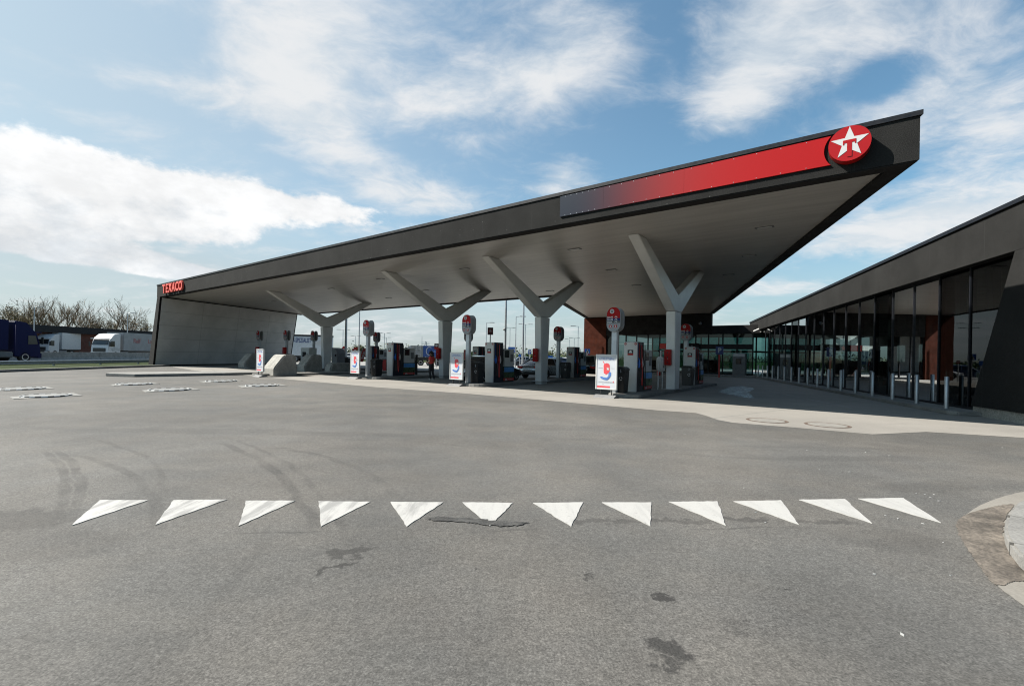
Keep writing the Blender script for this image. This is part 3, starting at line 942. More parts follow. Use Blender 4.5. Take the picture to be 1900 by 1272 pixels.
# red fading panel on the fascia
gradm = bpy.data.materials.new('red_fade_panel'); gradm.use_nodes = True
T = NT(gradm.node_tree); p = gradm.node_tree.nodes['Principled BSDF']
oc = T.n('ShaderNodeTexCoord').outputs['Object']
fx_ = T.sep(oc)[0]
ramp = T.n('ShaderNodeValToRGB'); ramp.color_ramp.interpolation = 'EASE'; T.set(ramp.inputs[0], T.rng(fx_, -7.4, 0.0, 0.0, 1.0, smooth=False))
ramp.color_ramp.interpolation = 'B_SPLINE'
ramp.color_ramp.elements[0].position = 0.0; ramp.color_ramp.elements[0].color = (0.008, 0.012, 0.022, 1)
ramp.color_ramp.elements[1].position = 0.80; ramp.color_ramp.elements[1].color = (0.31, 0.006, 0.006, 1)
for pos, c4 in ((0.16, (0.010, 0.013, 0.023, 1)), (0.32, (0.080, 0.015, 0.020, 1)), (0.48, (0.21, 0.016, 0.016, 1)), (0.64, (0.29, 0.009, 0.009, 1))):
    e = ramp.color_ramp.elements.new(pos); e.color = c4
T.set(p.inputs['Base Color'], ramp.outputs[0]); p.inputs['Roughness'].default_value = 0.35; p.inputs['Specular IOR Level'].default_value = 0.25
DT, DZ = 1.25, 6.585
x1, y1 = cpt(DT + 0.56, 0)
pan = thing('fascia_sign_panel', 'long red sign panel fading to dark navy on the canopy front', 'sign panel', x1, y1, 0, RZC)
L = 9.16 - DT - 0.56
zz0, zz1 = 6.24, 6.93
cuts = [0.0, 3.25, 5.75, L]
for k in range(3):
    a, b = -cuts[k] - 0.0015, -cuts[k + 1] + 0.0015
    pts = [(b, zz0), (a, zz0), (a, zz1), (b, zz1)]
    if k == 0:
        arcp = []
        rad = 0.50
        for i in range(13):
            an = math.asin((zz0 - DZ) / rad) + (math.asin((zz1 - DZ) / rad) - math.asin((zz0 - DZ) / rad)) * i / 12
            arcp.append((0.56 - rad * math.cos(an), DZ + rad * math.sin(an)))
        pts = [(b, zz0)] + arcp + [(b, zz1)]
    mb = MB(); mb.prism(pts, -0.045, -0.006, 'y')
    mb.k = 1
    for i in range(6):
        for z in (zz0 + 0.03, zz1 - 0.03):
            mb.disc(a - 0.3 + (b - a + 0.5) * i / 5, z, 0.010, -0.050, -0.0445, 8)
    mb.build('panel_section', [gradm, steel], pan, None)


def star(cx, cz, r, inner=0.40):
    return [(cx + (r if k % 2 == 0 else r * inner) * math.sin(math.pi * k / 5), cz + (r if k % 2 == 0 else r * inner) * math.cos(math.pi * k / 5)) for k in range(10)]


x1, y1 = cpt(DT, 0)
dsc = thing('star_disc_sign', 'round red disc sign with a white star bearing a red T, near the canopy corner', 'disc sign', x1, y1, DZ, RZC)
mb = MB(); mb.disc(0, 0, 0.405, -0.26, -0.02, 64); mb.build('disc_body', redm, dsc, None, bevel=0.018, smooth=True)
mb = MB(); mb.prism(star(0, 0.015, 0.375, 0.40), -0.266, -0.262, 'y'); mb.build('white_star', signwhite, dsc, None)
mb = MB()
mb.prism([(-0.125, -0.025), (-0.098, -0.025), (-0.098, 0.012), (-0.046, 0.012), (-0.046, -0.31), (0.046, -0.31), (0.046, 0.012), (0.098, 0.012), (0.098, -0.025), (0.125, -0.025), (0.125, 0.082), (-0.125, 0.082)], -0.271, -0.267, 'y')
mb.build('letter_mark', redm, dsc, None)
x1, y1 = cpt(48.35, 0)
tx = thing('brand_lettering', 'thick red capital letters fixed to the left end of the canopy front', 'lettering', x1, y1, 6.17, RZC)
for k, ch in enumerate("TEXACO"):
    text('letter', ch, 1.0, letter_red, tx, (0.85 + 0.755 * k, -0.10, 0.04), None, depth=0.07, bold=0.03, wide=0.98)

# ------------------------------------------------------------------ shop building
shop = thing('shop_building', 'dark shop building with long tinted glass front, grey felt fascia and slanted end pier', 'shop', SX, SY, 0, RZS)
ztop = lambda s: 5.75 - 0.0155 * (s + 2)
zbot = lambda s: 4.53 - 0.0060 * (s + 2)
S1 = 33.0
mb = MB()
mb.loft([[(-0.30, s, zbot(s)), (-0.30, s, ztop(s)), (0.25, s, ztop(s)), (0.25, s, zbot(s))] for s in (-9, -4, 0, 5, 10, 15, 20, 25, S1)])
mb.build('fascia', feltm, shop, None)
mb = MB()
mb.loft([[(-0.36, s, ztop(s) + .002), (-0.36, s, ztop(s) + .12), (0.30, s, ztop(s) + .12), (0.30, s, ztop(s) + .002)] for s in (-9.05, S1)])
mb.build('roof_edge_cap', capm, shop, None)
mb = MB()
mb.prism([(-9.0, 0.28), (-0.55, 0.28), (-2.2, zbot(-2.2) - .003), (-9.0, zbot(-9) - .003)], -0.295, 0.25, 'x')
mb.build('slanted_pier', feltm, shop, None)
mb = MB(); mb.box(-0.24, 0.2, -9.0, -0.55, 0.0, 0.277)
mb.build('plinth', conc_block, shop, None)
bays = [0.13 + 1.62 * k for k in range(-1, 19)]
mb0 = [s for s in bays]
for k, s in enumerate(bays[:-1]):
    a, b = s + 0.03, bays[k + 1] - 0.03
    mb = MB()
    if k == 0:
        mb.add([(0.02, b, 0.12), (0.02, -0.50, 0.12), (0.02, -2.18, zbot(-2.1)), (0.02, b, zbot(b))], [(0, 1, 2, 3)])
    else:
        mb.add([(0.02, a, 0.12), (0.02, b, 0.12), (0.02, b, zbot(b)), (0.02, a, zbot(a))], [(0, 1, 2, 3)])
    mb.build('window_pane', glass_dark, shop, None)
    if k:
        mb = MB(); mb.box(-0.015, 0.16, s - 0.028, s + 0.028, 0.12, zbot(s))
        mb.build('mullion', capm, shop, None)
mb = MB(); mb.box(-0.02, 0.1, -0.5, 29.5, 0.122, 0.19)
mb.build('bottom_rail', capm, shop, None)
mb = MB()
for k, s in enumerate(bays[1:]):
    mb.box(0.75, 0.95, s + 0.35, s + 0.62, 0.0, 4.55)
mb.build('inner_columns', dark, shop, None)
inner = mat('shop_interior', (0.035, 0.034, 0.033), 0.7, var=0.2, vscale=0.7)
inner_f = mat('shop_floor', (0.045, 0.043, 0.041), 0.35, var=0.1)
mb = MB(); mb.box(0.22, 14.2, -9, 46, -0.02, 0.1); mb.build('floor', inner_f, shop, None)
mb = MB()
mb.loft([[(0.26, s, zbot(s) + .05), (0.26, s, ztop(s) - .1), (14.0, s, ztop(s) - .1), (14.0, s, zbot(s) + .05)] for s in (-9, S1)])
mb.box(-6, 14, S1 + .05, 46, 4.35, 4.9)
mb.build('roof', inner, shop, None)
mb = MB(); mb.box(14.0, 14.2, -9, 12, 0.1, 5.5); mb.box(0.26, 14.0, -9.0, -8.8, 0.1, 5.2); mb.box(3.0, 3.15, 2, 9, 0.1, 3.6); mb.box(14.0, 14.2, 12, 46, 0.1, 0.9); mb.box(14.0, 14.2, 12, 46, 3.3, 4.6)
for s in range(12, 46, 3): mb.box(14.0, 14.2, s, s + 0.35, 0.9, 3.3)
mb.build('rear_wall', inner, shop, None)
shelfm = mat('shelf_goods', (0.16, 0.12, 0.10), 0.6, var=0.6, vscale=5)
mb = MB()
for s in (10, 13.5, 17, 20.5, 24): mb.box(4.5, 10.5, s, s + 0.7, 0.1, 1.6)
mb.box(1.8, 2.6, 5.5, 8.2, 0.1, 1.0)
mb.build('shelves', shelfm, shop, None)
# entrance front below the canopy
QE = 34.0
def ent(name, m, x0, x1, y0, y1, z0, z1, bevel=0):
    mb = MB(); mb.box(-x0, -x1, y0, y1, z0, z1)
    return mb.build(name, m, shop, FC, bevel=bevel)
ent('rust_wall', rust, 26.0, 23.25, QE - .25, QE + .25, 0.0, 5.97)
ent('rust_wall_return', rust, 26.0, 25.7, QE + .26, QE + 9, 0.0, 5.0)
ent('upper_wall', dark, 23.24, 12.2, QE - .22, QE + .2, 4.0, 5.96)
ent('link_beam', dark, 12.19, 7.2, QE - .24, QE + .1, 4.05, 4.80)
ent('link_roof', dark, 23.2, 7.2, QE + .21, QE + 12, 4.2, 4.6)
entm = [23.2, 22.1, 21.0, 19.8, 18.55, 17.3, 16.0, 14.85, 13.7, 12.5, 11.2, 9.9, 8.6]
for a, b in zip(entm[:-1], entm[1:]):
    mb = MB(); mb.sheet([(-a + .04, 3.06), (-b - .04, 3.06), (-b - .04, 3.98), (-a + .04, 3.98)], QE + 0.02, 'y')
    mb.build('upper_window', glass_teal, shop, FC)
    mb = MB(); mb.sheet([(-a + .04, 0.15), (-b - .04, 0.15), (-b - .04, 2.5 if b < 15 else 3.05), (-a + .04, 2.5 if b < 15 else 3.05)], QE + 0.02, 'y')
    mb.build('lower_window', glass_teal, shop, FC)
for a in entm:
    ent('mullion', capm, a + .05, a - .05, QE - .05, QE + .1, 0.12, 4.0)
ent('transom', capm, 14.8, 8.6, QE - .07, QE + .12, 2.52, 3.04)
ent('bottom_rail', capm, 23.2, 8.6, QE - .06, QE + .11, 0.1, 0.2)
ent('rear_glazing', glass_back, 22, 4, QE + 11, QE + 11.02, 0.4, 4.2)
mb = MB()
for a in range(4, 23, 2): mb.box(-a - .07, -a + .07, QE + 10.95, QE + 11.1, 0.1, 4.2)
mb.box(-22, -4, QE + 10.96, QE + 11.08, 2.4, 2.6)
mb.build('rear_frames', capm, shop, FC)
sh2 = MB()
sh2.box(-20.5, -17.5, QE + 4, QE + 4.6, 0.1, 1.7); sh2.box(-15.8, -13, QE + 6, QE + 6.6, 0.1, 1.5)
sh2.build('shop_racks', mat('rack_goods_red', (0.20, 0.05, 0.04), 0.6, var=0.6, vscale=4), shop, FC)
# things on and before the shop
def at_c(t, q, dz=0.0): x, y = cpt(t, q); return x, y, dz
x, y, z = at_c(8.15, QE - 0.27, 4.32)
t = thing('security_camera', 'white tube security camera on the dark beam above the shop entrance', 'camera', x, y, z, RZC)
mb = MB(); mb.tube([(-0.34, -0.30, -0.16), (0.20, -0.22, 0.10)], 0.085, 12); mb.build('housing', white, t, None)
mb = MB(); mb.tube([(0.12, -0.2, 0.04), (0.22, 0.0, -0.12)], 0.03, 8); mb.box(0.15, 0.29, -0.03, 0.03, -0.2, -0.04); mb.build('bracket', white, t, None)
x, y, z = at_c(13.2, QE - 0.23, 5.05)
t = thing('dome_camera', 'small pale dome camera on the dark wall above the entrance windows', 'camera', x, y, z, RZC)
mb = MB(); mb.lathe([(0.02, -.16), (0.12, -.12), (0.16, -0.02), (0.16, 0.04), (0.05, 0.06)], 16, 0, -0.17); mb.build('dome', greyp, t, None, smooth=True)
mb = MB(); mb.box(-.05, .05, -0.2, 0, 0.06, 0.14); mb.build('bracket', greyp, t, None)
x, y, z = at_c(9.6, QE - 0.75, 0.11)
t = thing('cash_machine', 'grey upright cash machine cabinet against the shop entrance glass', 'cash machine', x, y, z, RZC)
mb = MB(); mb.box(-0.55, 0.55, -0.1, 0.55, 0, 2.05); mb.build('cabinet', greyp, t, None, bevel=0.02)
mb = MB(); mb.box(-0.48, 0.48, -0.13, -0.102, 1.72, 2.0); mb.build('header', silver, t, None)
mb = MB(); mb.box(-0.25, 0.2, -0.125, -0.102, 1.05, 1.55); mb.build('screen', screenm, t, None)
x, y = gp(1334, 700)
t = thing('parking_sign', 'blue parking sign on a rusty red post in front of the shop entrance', 'parking sign', x, y, 0, RZC + .25)
mb = MB(); mb.box(-.07, .07, -.05, .05, 0, 2.1); mb.build('post', reddk, t, None)
mb = MB(); mb.box(-.30, .30, -.10, -.055, 1.95, 2.65); mb.build('plate', navy, t, None)
text('letter', 'P', 0.55, signwhite, t, (0, -.103, 2.13), None, bold=0.02)
x, y, z = at_c(13.9, QE - .5, 2.48)
t = thing('shop_name_board', 'dark sign board with pale lettering and star above the shop doors', 'sign board', x, y, z, RZC)
mb = MB(); mb.box(-3.4, 0.6, 0.25, 0.40, 0.03, 0.62); mb.build('board', dark, t, None)
mb = MB(); mb.box(-3.3, -2.2, 0.21, 0.248, 0.05, 0.60); mb.build('red_section', reddk, t, None)
mb = MB(); mb.prism(star(-2.0 + .45, .32, 0.24, .55), 0.20, 0.245, 'y'); mb.build('star_mark', letter_red, t, None)
mb = MB()
for k in range(9): mb.prism([(-0.7 + k * .1, .2), (-0.66 + k * .1, .2), (-0.66 + k * .1, .3 + .12 * (k % 3 == 0)), (-0.7 + k * .1, .3 + .12 * (k % 3 == 0))], 0.20, 0.245, 'y')
mb.build('lettering', silver, t, None)
# bollards
ORD = ['first', 'second', 'third', 'fourth', 'fifth', 'sixth', 'seventh', 'eighth', 'ninth', 'tenth', 'eleventh', 'twelfth', 'thirteenth', 'fourteenth', 'fifteenth', 'sixteenth', 'seventeenth']
mb = MB(); mb.lathe([(0.06, 0), (0.06, 0.985), (0.05, 1.0), (0.005, 1.003)], 20)
b0 = mb.build('steel_bollard', brushed, None, ID, smooth=True)
for k in range(17):
    o = b0 if k == 0 else b0.copy()
    if k: col.objects.link(o)
    v = FS @ Vector((-0.60, 0.02 + 1.70 * k, 0.115))
    o.location = v
    tag(o, f'{ORD[k]} steel bollard along the glass shop front, counted from the slanted pier', 'bollard', 'steel bollards along the shop front')

# ------------------------------------------------------------------ things on the pump islands
def lolly(t, q, nums, lb, cols=('red', 'blue', 'grey'), scale=1.0, rz=0.0, textured=True):
    x, y = cpt(t, q)
    r = thing('pump_number_sign', lb, 'pump sign', x, y, 0.13, RZC + rz, 'oval pump signs on posts')
    mb = MB(); mb.box(-0.11, 0.11, 0.03, 0.21, 0, 2.5)
    mb.build('post', silver, r, None, bevel=0.015)
    W2, H = 0.285, 0.95
    def oval(z0, z1, w, top, bot, n=10):
        """outline of the rounded board between two heights"""
        pts = []
        ra = w
        cz0, cz1 = 0.29, H - 0.29
        def half(z):
            if z < cz0: k = (cz0 - z) / 0.29
            elif z > cz1: k = (z - cz1) / 0.29
            else: k = 0
            return w * math.sqrt(max(0.0, 1 - min(1, k) ** 2)) if k else w
        zs = [z0 + (z1 - z0) * i / (n * 2) for i in range(n * 2 + 1)]
        zs = [0.5 * (z0 + z1) - 0.5 * (z1 - z0) * math.cos(math.pi * i / (2 * n)) for i in range(2 * n + 1)]
        right = [(half(z), z) for z in zs if half(z) > 1e-4]
        left = [(-a, z) for a, z in reversed(right)]
        return right + left
    zb = 2.38
    for nm, ya, yb in (('front_board', -0.06, 0.0), ('rear_board', 0.27, 0.33)):
        mb = MB(); mb.prism([(a, z + zb) for a, z in oval(0, H, W2, 1, 1)], ya, yb, 'y')
        b = mb.build(nm, mat('sign_silver', (0.24, 0.25, 0.26), 0.5, 0.1, var=.05, spec=.25), r, None)
        if nm == 'front_board':
            for (z0, z1, m) in ((0.520, 0.940, mat('sign_red', (0.30, 0.006, 0.007), .55, spec=.15)), (0.425, 0.518, mat('sign_navy', (0.010, 0.022, 0.10), .55, spec=.15)), (0.335, 0.423, mat('sign_grey', (0.085, 0.088, 0.09), .55, spec=.15))):
                mb = MB(); mb.prism([(a, z + zb) for a, z in oval(z0, z1, W2 - 0.012, 1, 1)], -0.066, -0.0605, 'y')
                mb.build('colour_band', m, None, ID).parent = b
            mb = MB(); mb.disc(-0.06, zb + 0.785, 0.088, -0.072, -0.0665, 20); mb.build('white_roundel', signwhite, None, ID).parent = b
            mb = MB(); mb.prism(star(-0.06, zb + 0.785, 0.074, .45), -0.077, -0.0725, 'y'); mb.build('dark_star', blackm, None, ID).parent = b
            mb = MB(); mb.prism(star(-0.06, zb + 0.783, 0.034, .45), -0.081, -0.0775, 'y'); mb.build('white_star', signwhite, None, ID).parent = b
            for z0, w in ((0.535, 'Euro95'), (0.442, 'Euro98'), (0.350, 'Diesel')):
                text('band_lettering', w, 0.078, signwhite, None, (-0.25, -0.070, zb + z0), ID, depth=0.002, bold=0.004, centre=False).parent = b
                mb = MB(); mb.prism([(0.03, zb + z0), (0.09, zb + z0 + .065), (0.12, zb + z0 + .05), (0.135, zb + z0 + .06), (0.17, zb + z0), (0.12, zb + z0 + .012), (0.09, zb + z0 + .035), (0.07, zb + z0 + .01)], -0.072, -0.067, 'y')
                mb.build('peak_mark', signwhite, None, ID).parent = b
            for i, nn in enumerate(nums):
                cx = -0.125 + 0.22 * i
                mb = MB(); mb.disc(cx, zb + 0.21, 0.080, -0.066, -0.0605, 20); mb.build('disc_rim', signwhite, None, ID).parent = b
                mb = MB(); mb.disc(cx, zb + 0.21, 0.069, -0.070, -0.0665, 20); mb.build('number_disc', redm, None, ID).parent = b
                text('number', nn, 0.11, signwhite, None, (cx, -0.0735, zb + 0.172), ID, depth=0.002, bold=0.006).parent = b
    return r


lolly(8.55, 3.15, ('4', '3'), 'tall oval pump sign numbered 4 and 3, beside the nearest black bin')
lolly(8.55, 12.6, ('2', '1'), 'oval pump sign numbered 1, half hidden by the rightmost column')
lolly(16.2, 3.15, ('8', '7'), 'oval pump sign numbered 7, left of the column by the silver car')
lolly(16.4, 12.0, ('6', '5'), 'shaded oval pump sign in front of the silver car side')
lolly(24.2, 3.15, ('12', '11'), 'oval pump sign on the pale post just right of the second stand from left')
lolly(24.6, 12.4, ('10', '9'), 'small shaded oval pump sign half behind the one numbered 7')
lolly(36.3, 12.8, ('14', '13'), 'small shaded oval pump sign just right of the larger one on a pale post')
lolly(43.0, 7.9, ('16', '15'), 'oval pump sign with a blue band above the pale concrete block')
lolly(41.0, 9.4, ('18', '17'), 'oval pump sign before the grey trailer, left of the leftmost column')
lolly(47.2, 7.4, ('20', '19'), 'leftmost oval pump sign against the grey end wall')


def hose(mb, x, y0, z0, z1, sag, n=12, out=0.10):
    pts = []
    for i in range(n + 1):
        f = i / n
        pts.append((x + out * math.sin(math.pi * f) + 0.02, y0 + 0.05 * math.sin(3 * f), z0 + (z1 - z0) * f - sag * math.sin(math.pi * min(1, f * 1.25)) * (1 - f)))
    mb.tube(pts, 0.017, 6)


def pump(t, q, nums, lb, ad=True, dz=0.14):
    x, y = cpt(t, q)
    r = thing('fuel_pump', lb, 'fuel pump', x, y, dz, RZC, 'fuel pumps on the islands')
    mb = MB(); mb.prism([(-0.24, 0), (0.26, 0), (0.28, 1.0), (0.28, 1.98), (0.265, 2.02), (-0.265, 2.02), (-0.28, 1.98), (-0.28, 1.0)], -0.06, 0.02, 'y')
    mb.build('end_panel', white, r, None, bevel=0.012)
    for i, cx in enumerate((-0.215, 0.215)):
        mb = MB(); mb.disc(cx, 1.94, 0.05, -0.068, -0.0605, 16)
        d = mb.build('number_disc', redm, r, None)
        text('number', nums[i], 0.065, signwhite, None, (cx, -0.0705, 1.917), ID, depth=0.001, bold=0.003).parent = d
    mb = MB(); mb.box(-0.12, 0.12, -0.066, -0.0605, 1.48, 1.70); st = mb.build('sticker', blackm, r, None)
    mb = MB(); mb.box(-0.12, 0.12, -0.069, -0.0665, 1.48, 1.555); mb.build('red_strip', redm, None, ID).parent = st
    mb = MB(); mb.prism([(-0.07, 1.575), (0.075, 1.575), (0.04, 1.66), (0.0, 1.68), (-0.045, 1.64)], -0.069, -0.0665, 'y'); mb.build('pale_mark', signwhite, None, ID).parent = st
    mb = MB(); mb.box(-0.235, 0.235, 0.021, 0.80, 0.0, 2.03); mb.build('hose_tower', mat('pump_navy', (0.012, 0.015, 0.026), 0.4, var=0.1), r, None, bevel=0.01)
    cols = [navy, reddk, greyp, blackm]
    for k, m in enumerate(cols):
        ya = 0.07 + k * 0.18
        mb = MB(); mb.box(0.236, 0.246, ya + .035, ya + 0.085, 1.40, 1.96); mb.box(-0.246, -0.236, ya + .035, ya + 0.085, 1.40, 1.96)
        mb.build('hose_channel', m, r, None)
        for s in (1, -1):
            mb = MB()
            mb.tube([(s * 0.29, ya + .06, 0.98), (s * 0.315, ya + .06, 1.12), (s * 0.30, ya + .06, 1.27)], 0.030, 8)
            mb.tube([(s * 0.30, ya + .06, 1.27), (s * 0.27, ya + .06, 1.37)], 0.022, 8)
            mb.box(min(s * .236, s * .27), max(s * .236, s * .27), ya + .01, ya + .11, 1.08, 1.22)
            mb.build('nozzle', [bluem, redm, signwhite, blackm][k] if s > 0 else blackm, r, None)
            mb = MB(); pts = []
            for i in range(13):
                f = i / 12
                zc = 0.98 - (0.90 + 0.02 * k) * math.sin(math.pi * f) ** 0.8 + 0.98 * f * f * 0.95
                pts.append((s * (0.29 + 0.07 * math.sin(math.pi * f)), ya + .06 + 0.10 * f, max(0.05, zc)))
            mb.tube(pts, 0.017, 6)
            mb.build('hose', [rubber, reddk, rubber, rubber][k], r, None)
    mb = MB(); mb.box(-0.235, 0.25, 0.805, 1.72, 0.80, 1.72); mb.build('cabinet', mat('cabinet_grey', (0.46, 0.47, 0.46), 0.45, var=0.06), r, None, bevel=0.015)
    mb = MB(); mb.box(0.251, 0.275, 0.84, 1.30, 1.22, 1.68); fr_ = mb.build('screen_frame', white, r, None)
    mb = MB(); mb.box(0.2755, 0.281, 0.88, 1.26, 1.27, 1.64); mb.build('screen', screenm, None, ID).parent = fr_
    mb = MB(); mb.box(0.251, 0.27, 1.40, 1.62, 1.05, 1.45); mb.build('keypad', greyp, r, None)
    mb = MB(); mb.box(-0.22, 0.24, 0.805, 1.72, 0.0, 0.797); mb.build('skirt', blackm, r, None)
    if ad:
        adm = MB(); adm.box(0.241, 0.262, 0.80, 1.74, 0.06, 0.80); a = adm.build('advert_panel', mat('advert_green', (0.030, 0.060, 0.022), 0.4, var=0.5, vscale=4), r, None)
        mb = MB(); mb.box(0.263, 0.267, 0.82, 1.72, 0.52, 0.77); mb.build('sky_picture', mat('advert_sky', (0.06, 0.22, 0.50), 0.4, var=0.25, vscale=3), None, ID).parent = a
        mb = MB(); mb.box(0.263, 0.268, 0.82, 1.72, 0.07, 0.20); mb.build('red_foot', reddk, None, ID).parent = a
        mb = MB(); mb.prism([(0.92, .09), (1.02, .18), (1.06, .14), (1.10, .16), (1.16, .09)], 0.2685, 0.271, 'x'); mb.box(0.2685, 0.270, 1.2, 1.6, 0.115, 0.135); mb.build('white_mark', signwhite, None, ID).parent = a
    return r


pump(8.35, 4.4, ('4', '3'), 'white-ended fuel pump behind the nearest advertising stand')
pump(8.1, 11.9, ('2', '1'), 'white-ended fuel pump just right of the rightmost column')
pump(15.85, 4.5, ('8', '7'), 'white-ended fuel pump between the oval sign numbered 7 and the black car')
pump(16.1, 13.2, ('6', '5'), 'shaded fuel pump behind the silver car, left of the black off-road car')
pump(23.8, 4.6, ('12', '11'), 'white-ended fuel pump between the two left columns, right of a black bin')
pump(23.9, 12.6, ('10', '9'), 'fuel pump seen over the black car, right of the small shaded oval sign')
pump(36.4, 12.3, ('14', '13'), 'pale fuel pump right of the second advertising stand from the left', ad=False)


def bin_(t, q, lb):
    x, y = cpt(t, q)
    r = thing('litter_bin', lb, 'bin', x, y, 0.14, RZC, 'black litter bins beside the pumps')
    def sq(w, d, z): return [(-w, -d, z), (w, -d, z), (w, d, z), (-w, d, z)]
    mb = MB(); mb.loft([sq(.23, .22, 0), sq(.27, .26, 0.86)]); b = mb.build('body', blackm, r, None, bevel=0.02)
    mb = MB(); mb.loft([sq(.285, .275, 0.865), sq(.285, .275, 0.93), sq(.22, .2, 1.02)]); mb.build('lid', blackm, r, None, bevel=0.02)
    mb = MB(); mb.tube([(0.10, -.262, .80), (0.14, -.29, .80), (0.12, -.262, .92)], 0.012, 6); mb.build('handle', steel, r, None)
    mb = MB()
    for k in range(3):
        a = [2 * math.pi * k / 3 + i * 0.28 for i in range(6)]
        o = [(0.12 + .07 * math.cos(i), .56 + .07 * math.sin(i)) for i in a] + [(0.12 + .045 * math.cos(i), .56 + .045 * math.sin(i)) for i in reversed(a)]
        mb.prism(o, -0.262, -0.256, 'y')
    mb.build('recycling_mark', signwhite, r, None)


bin_(8.45, 3.62, 'black litter bin between the nearest advertising stand and its pump')
bin_(16.0, 3.72, 'black litter bin with a round white mark, right of the oval sign numbered 7')
bin_(24.0, 3.75, 'black litter bin left of the pump between the two left columns')
bin_(8.0, 11.2, 'black litter bin right of the rightmost column')
bin_(16.0, 12.4, 'black litter bin beside the silver car')


def red_box(x, y, z, rz, lb, w=0.30, h=0.70, d=0.17):
    r = thing('red_service_box', lb, 'service box', x, y, z, rz, 'red boxes on columns and posts')
    mb = MB(); mb.box(-w / 2, w / 2, -d, -0.004, 0, h); mb.build('case', redm, r, None, bevel=0.02)
    mb = MB()
    for zc in (h * .18, h * .5, h * .8): mb.disc(0, zc, 0.032, -d - .005, -d - .0005, 12)
    mb.build('dispensers', blackm, r, None)
    mb = MB(); mb.disc(0.02, h * .42, 0.018, -d - .009, -d - .0055, 10); mb.build('badge', signwhite, r, None)


for t, q, lb, z in ((7.72, 7.17, 'red service box on the front of the rightmost column', 1.22), (14.8, 7.17, 'red service box on the column in front of the silver car', 1.22), (22.1, 7.07, 'red service box on the column next to the person', 1.22)):
    x, y = cpt(t, q)
    red_box(x, y, z, RZC, lb)
for t, q, lb in ((43.0, 7.9, 'red box on the sign post above the pale concrete block'), (41.0, 9.4, 'red box on the sign post before the grey trailer'), (47.2, 7.4, 'red box on the leftmost sign post, behind the narrow stand'), (24.6, 12.4, 'dark red box on the small shaded sign post left of the sign numbered 7'), (36.3, 12.8, 'red box on the shaded sign post above the middle stand')):
    x, y = cpt(t, q + 0.025)
    red_box(x, y, 1.15, RZC, lb, 0.42, 0.75, 0.20)


def poster_stand(x, y, rz, lb):
    r = thing('poster_stand', lb, 'advertising stand', x, y, 0.004, rz, 'advertising stands along the forecourt')
    w, z0, z1 = 0.43, 0.30, 1.62
    mb = MB()
    for a in ((-w, -w + .05, z0, z1), (w - .05, w, z0, z1)): mb.box(a[0], a[1], -.045, .045, a[2], a[3])
    mb.box(-w + .051, w - .051, -.045, .045, z0, z0 + .05); mb.box(-w + .051, w - .051, -.045, .045, z1 - .05, z1)
    mb.build('frame', mat('stand_white', (0.52, 0.52, 0.51), 0.35, 0.1, var=0.04), r, None, bevel=0.006)
    mb = MB(); mb.box(-w + .05, w - .05, -.03, .03, z0 + .05, z1 - .05)
    p_ = mb.build('poster', mat('poster_paper', (0.43, 0.445, 0.475), 0.5, var=0.05), r, None)
    def on(name, polys, m, y_=-0.034):
        mb = MB()
        for q in polys: mb.prism(q, y_, y_ + .0035, 'y')
        o = mb.build(name, m, None, ID); o.parent = p_
    rr = random.Random(2)
    words = []
    for zc, x0, x1, h in ((1.475, -.26, .22, .035), (1.415, -.32, .31, .045)):
        xx = x0
        while xx < x1:
            wd = rr.uniform(.018, .03)
            kind = rr.random()
            if kind < .85:
                words.append([(xx, zc), (xx + .010, zc), (xx + .010, zc + h), (xx, zc + h)])
                if kind < .5: words.append([(xx, zc + h - .009), (xx + wd - .006, zc + h - .009), (xx + wd - .006, zc + h), (xx, zc + h)])
                else: words.append([(xx, zc), (xx + wd - .006, zc), (xx + wd - .006, zc + .009), (xx, zc + .009)])
            xx += wd + .006
    on('headline', words, mat('poster_blue', (0.10, 0.16, 0.40), 0.5, var=0.1))
    can = [(-.10, .92), (.00, .86), (.11, .93), (.14, 1.0), (.14, 1.22), (.10, 1.27), (.02, 1.30), (-.07, 1.27), (-.11, 1.21)]
    on('can_picture', [can, [(-.07, 1.28), (-.13, 1.37), (-.15, 1.36), (-.09, 1.26)]], mat('poster_red', (0.52, 0.05, 0.06), 0.5, var=0.15, vscale=6))
    on('can_mark', [star(.07, 1.08, .075, .42)], signwhite, -0.038)
    arm = [(-.26, .76), (-.18, .79), (-.10, .76), (.02, .75), (.09, .80), (.10, .92), (.15, .98), (.20, .93), (.19, .82), (.11, .70), (.03, .65), (-.10, .67), (-.20, .71)]
    on('hand_picture', [arm], mat('poster_mid_blue', (0.06, 0.14, 0.36), 0.5, var=0.2, vscale=6), -0.0375)
    lines = []
    for zc, x0, x1 in ((1.10, -.32, -.16), (1.095, .18, .33), (.585, -.30, .25), (.555, -.33, .33), (.49, -.16, -.10)):
        xx = x0
        while xx < x1:
            wd = rr.uniform(.012, .04); lines.append([(xx, zc), (xx + wd, zc), (xx + wd, zc + .010), (xx, zc + .010)]); xx += wd + .012
    on('small_print', lines, greyp)
    on('red_footer', [[(-.36, .37), (.16, .37), (.16, .435), (-.36, .435)], [(.26, .60), (.33, .56), (.30, .63)]], mat('poster_red', (0.52, 0.05, 0.06)))
    for px_ in (-.22, .22):
        mb = MB(); mb.tube([(px_, 0, .06), (px_, 0, z0)], .022, 8); mb.build('peg', blackm, r, None)
    mb = MB(); mb.prism([(-.27, 0), (-.24, .02), (-.05, .10), (.05, .10), (.24, .02), (.27, 0)], -.42, .42, 'x'); mb.build('base', mat('base_grey', (0.15, 0.15, 0.15), 0.6, var=0.12, vscale=6), r, None)


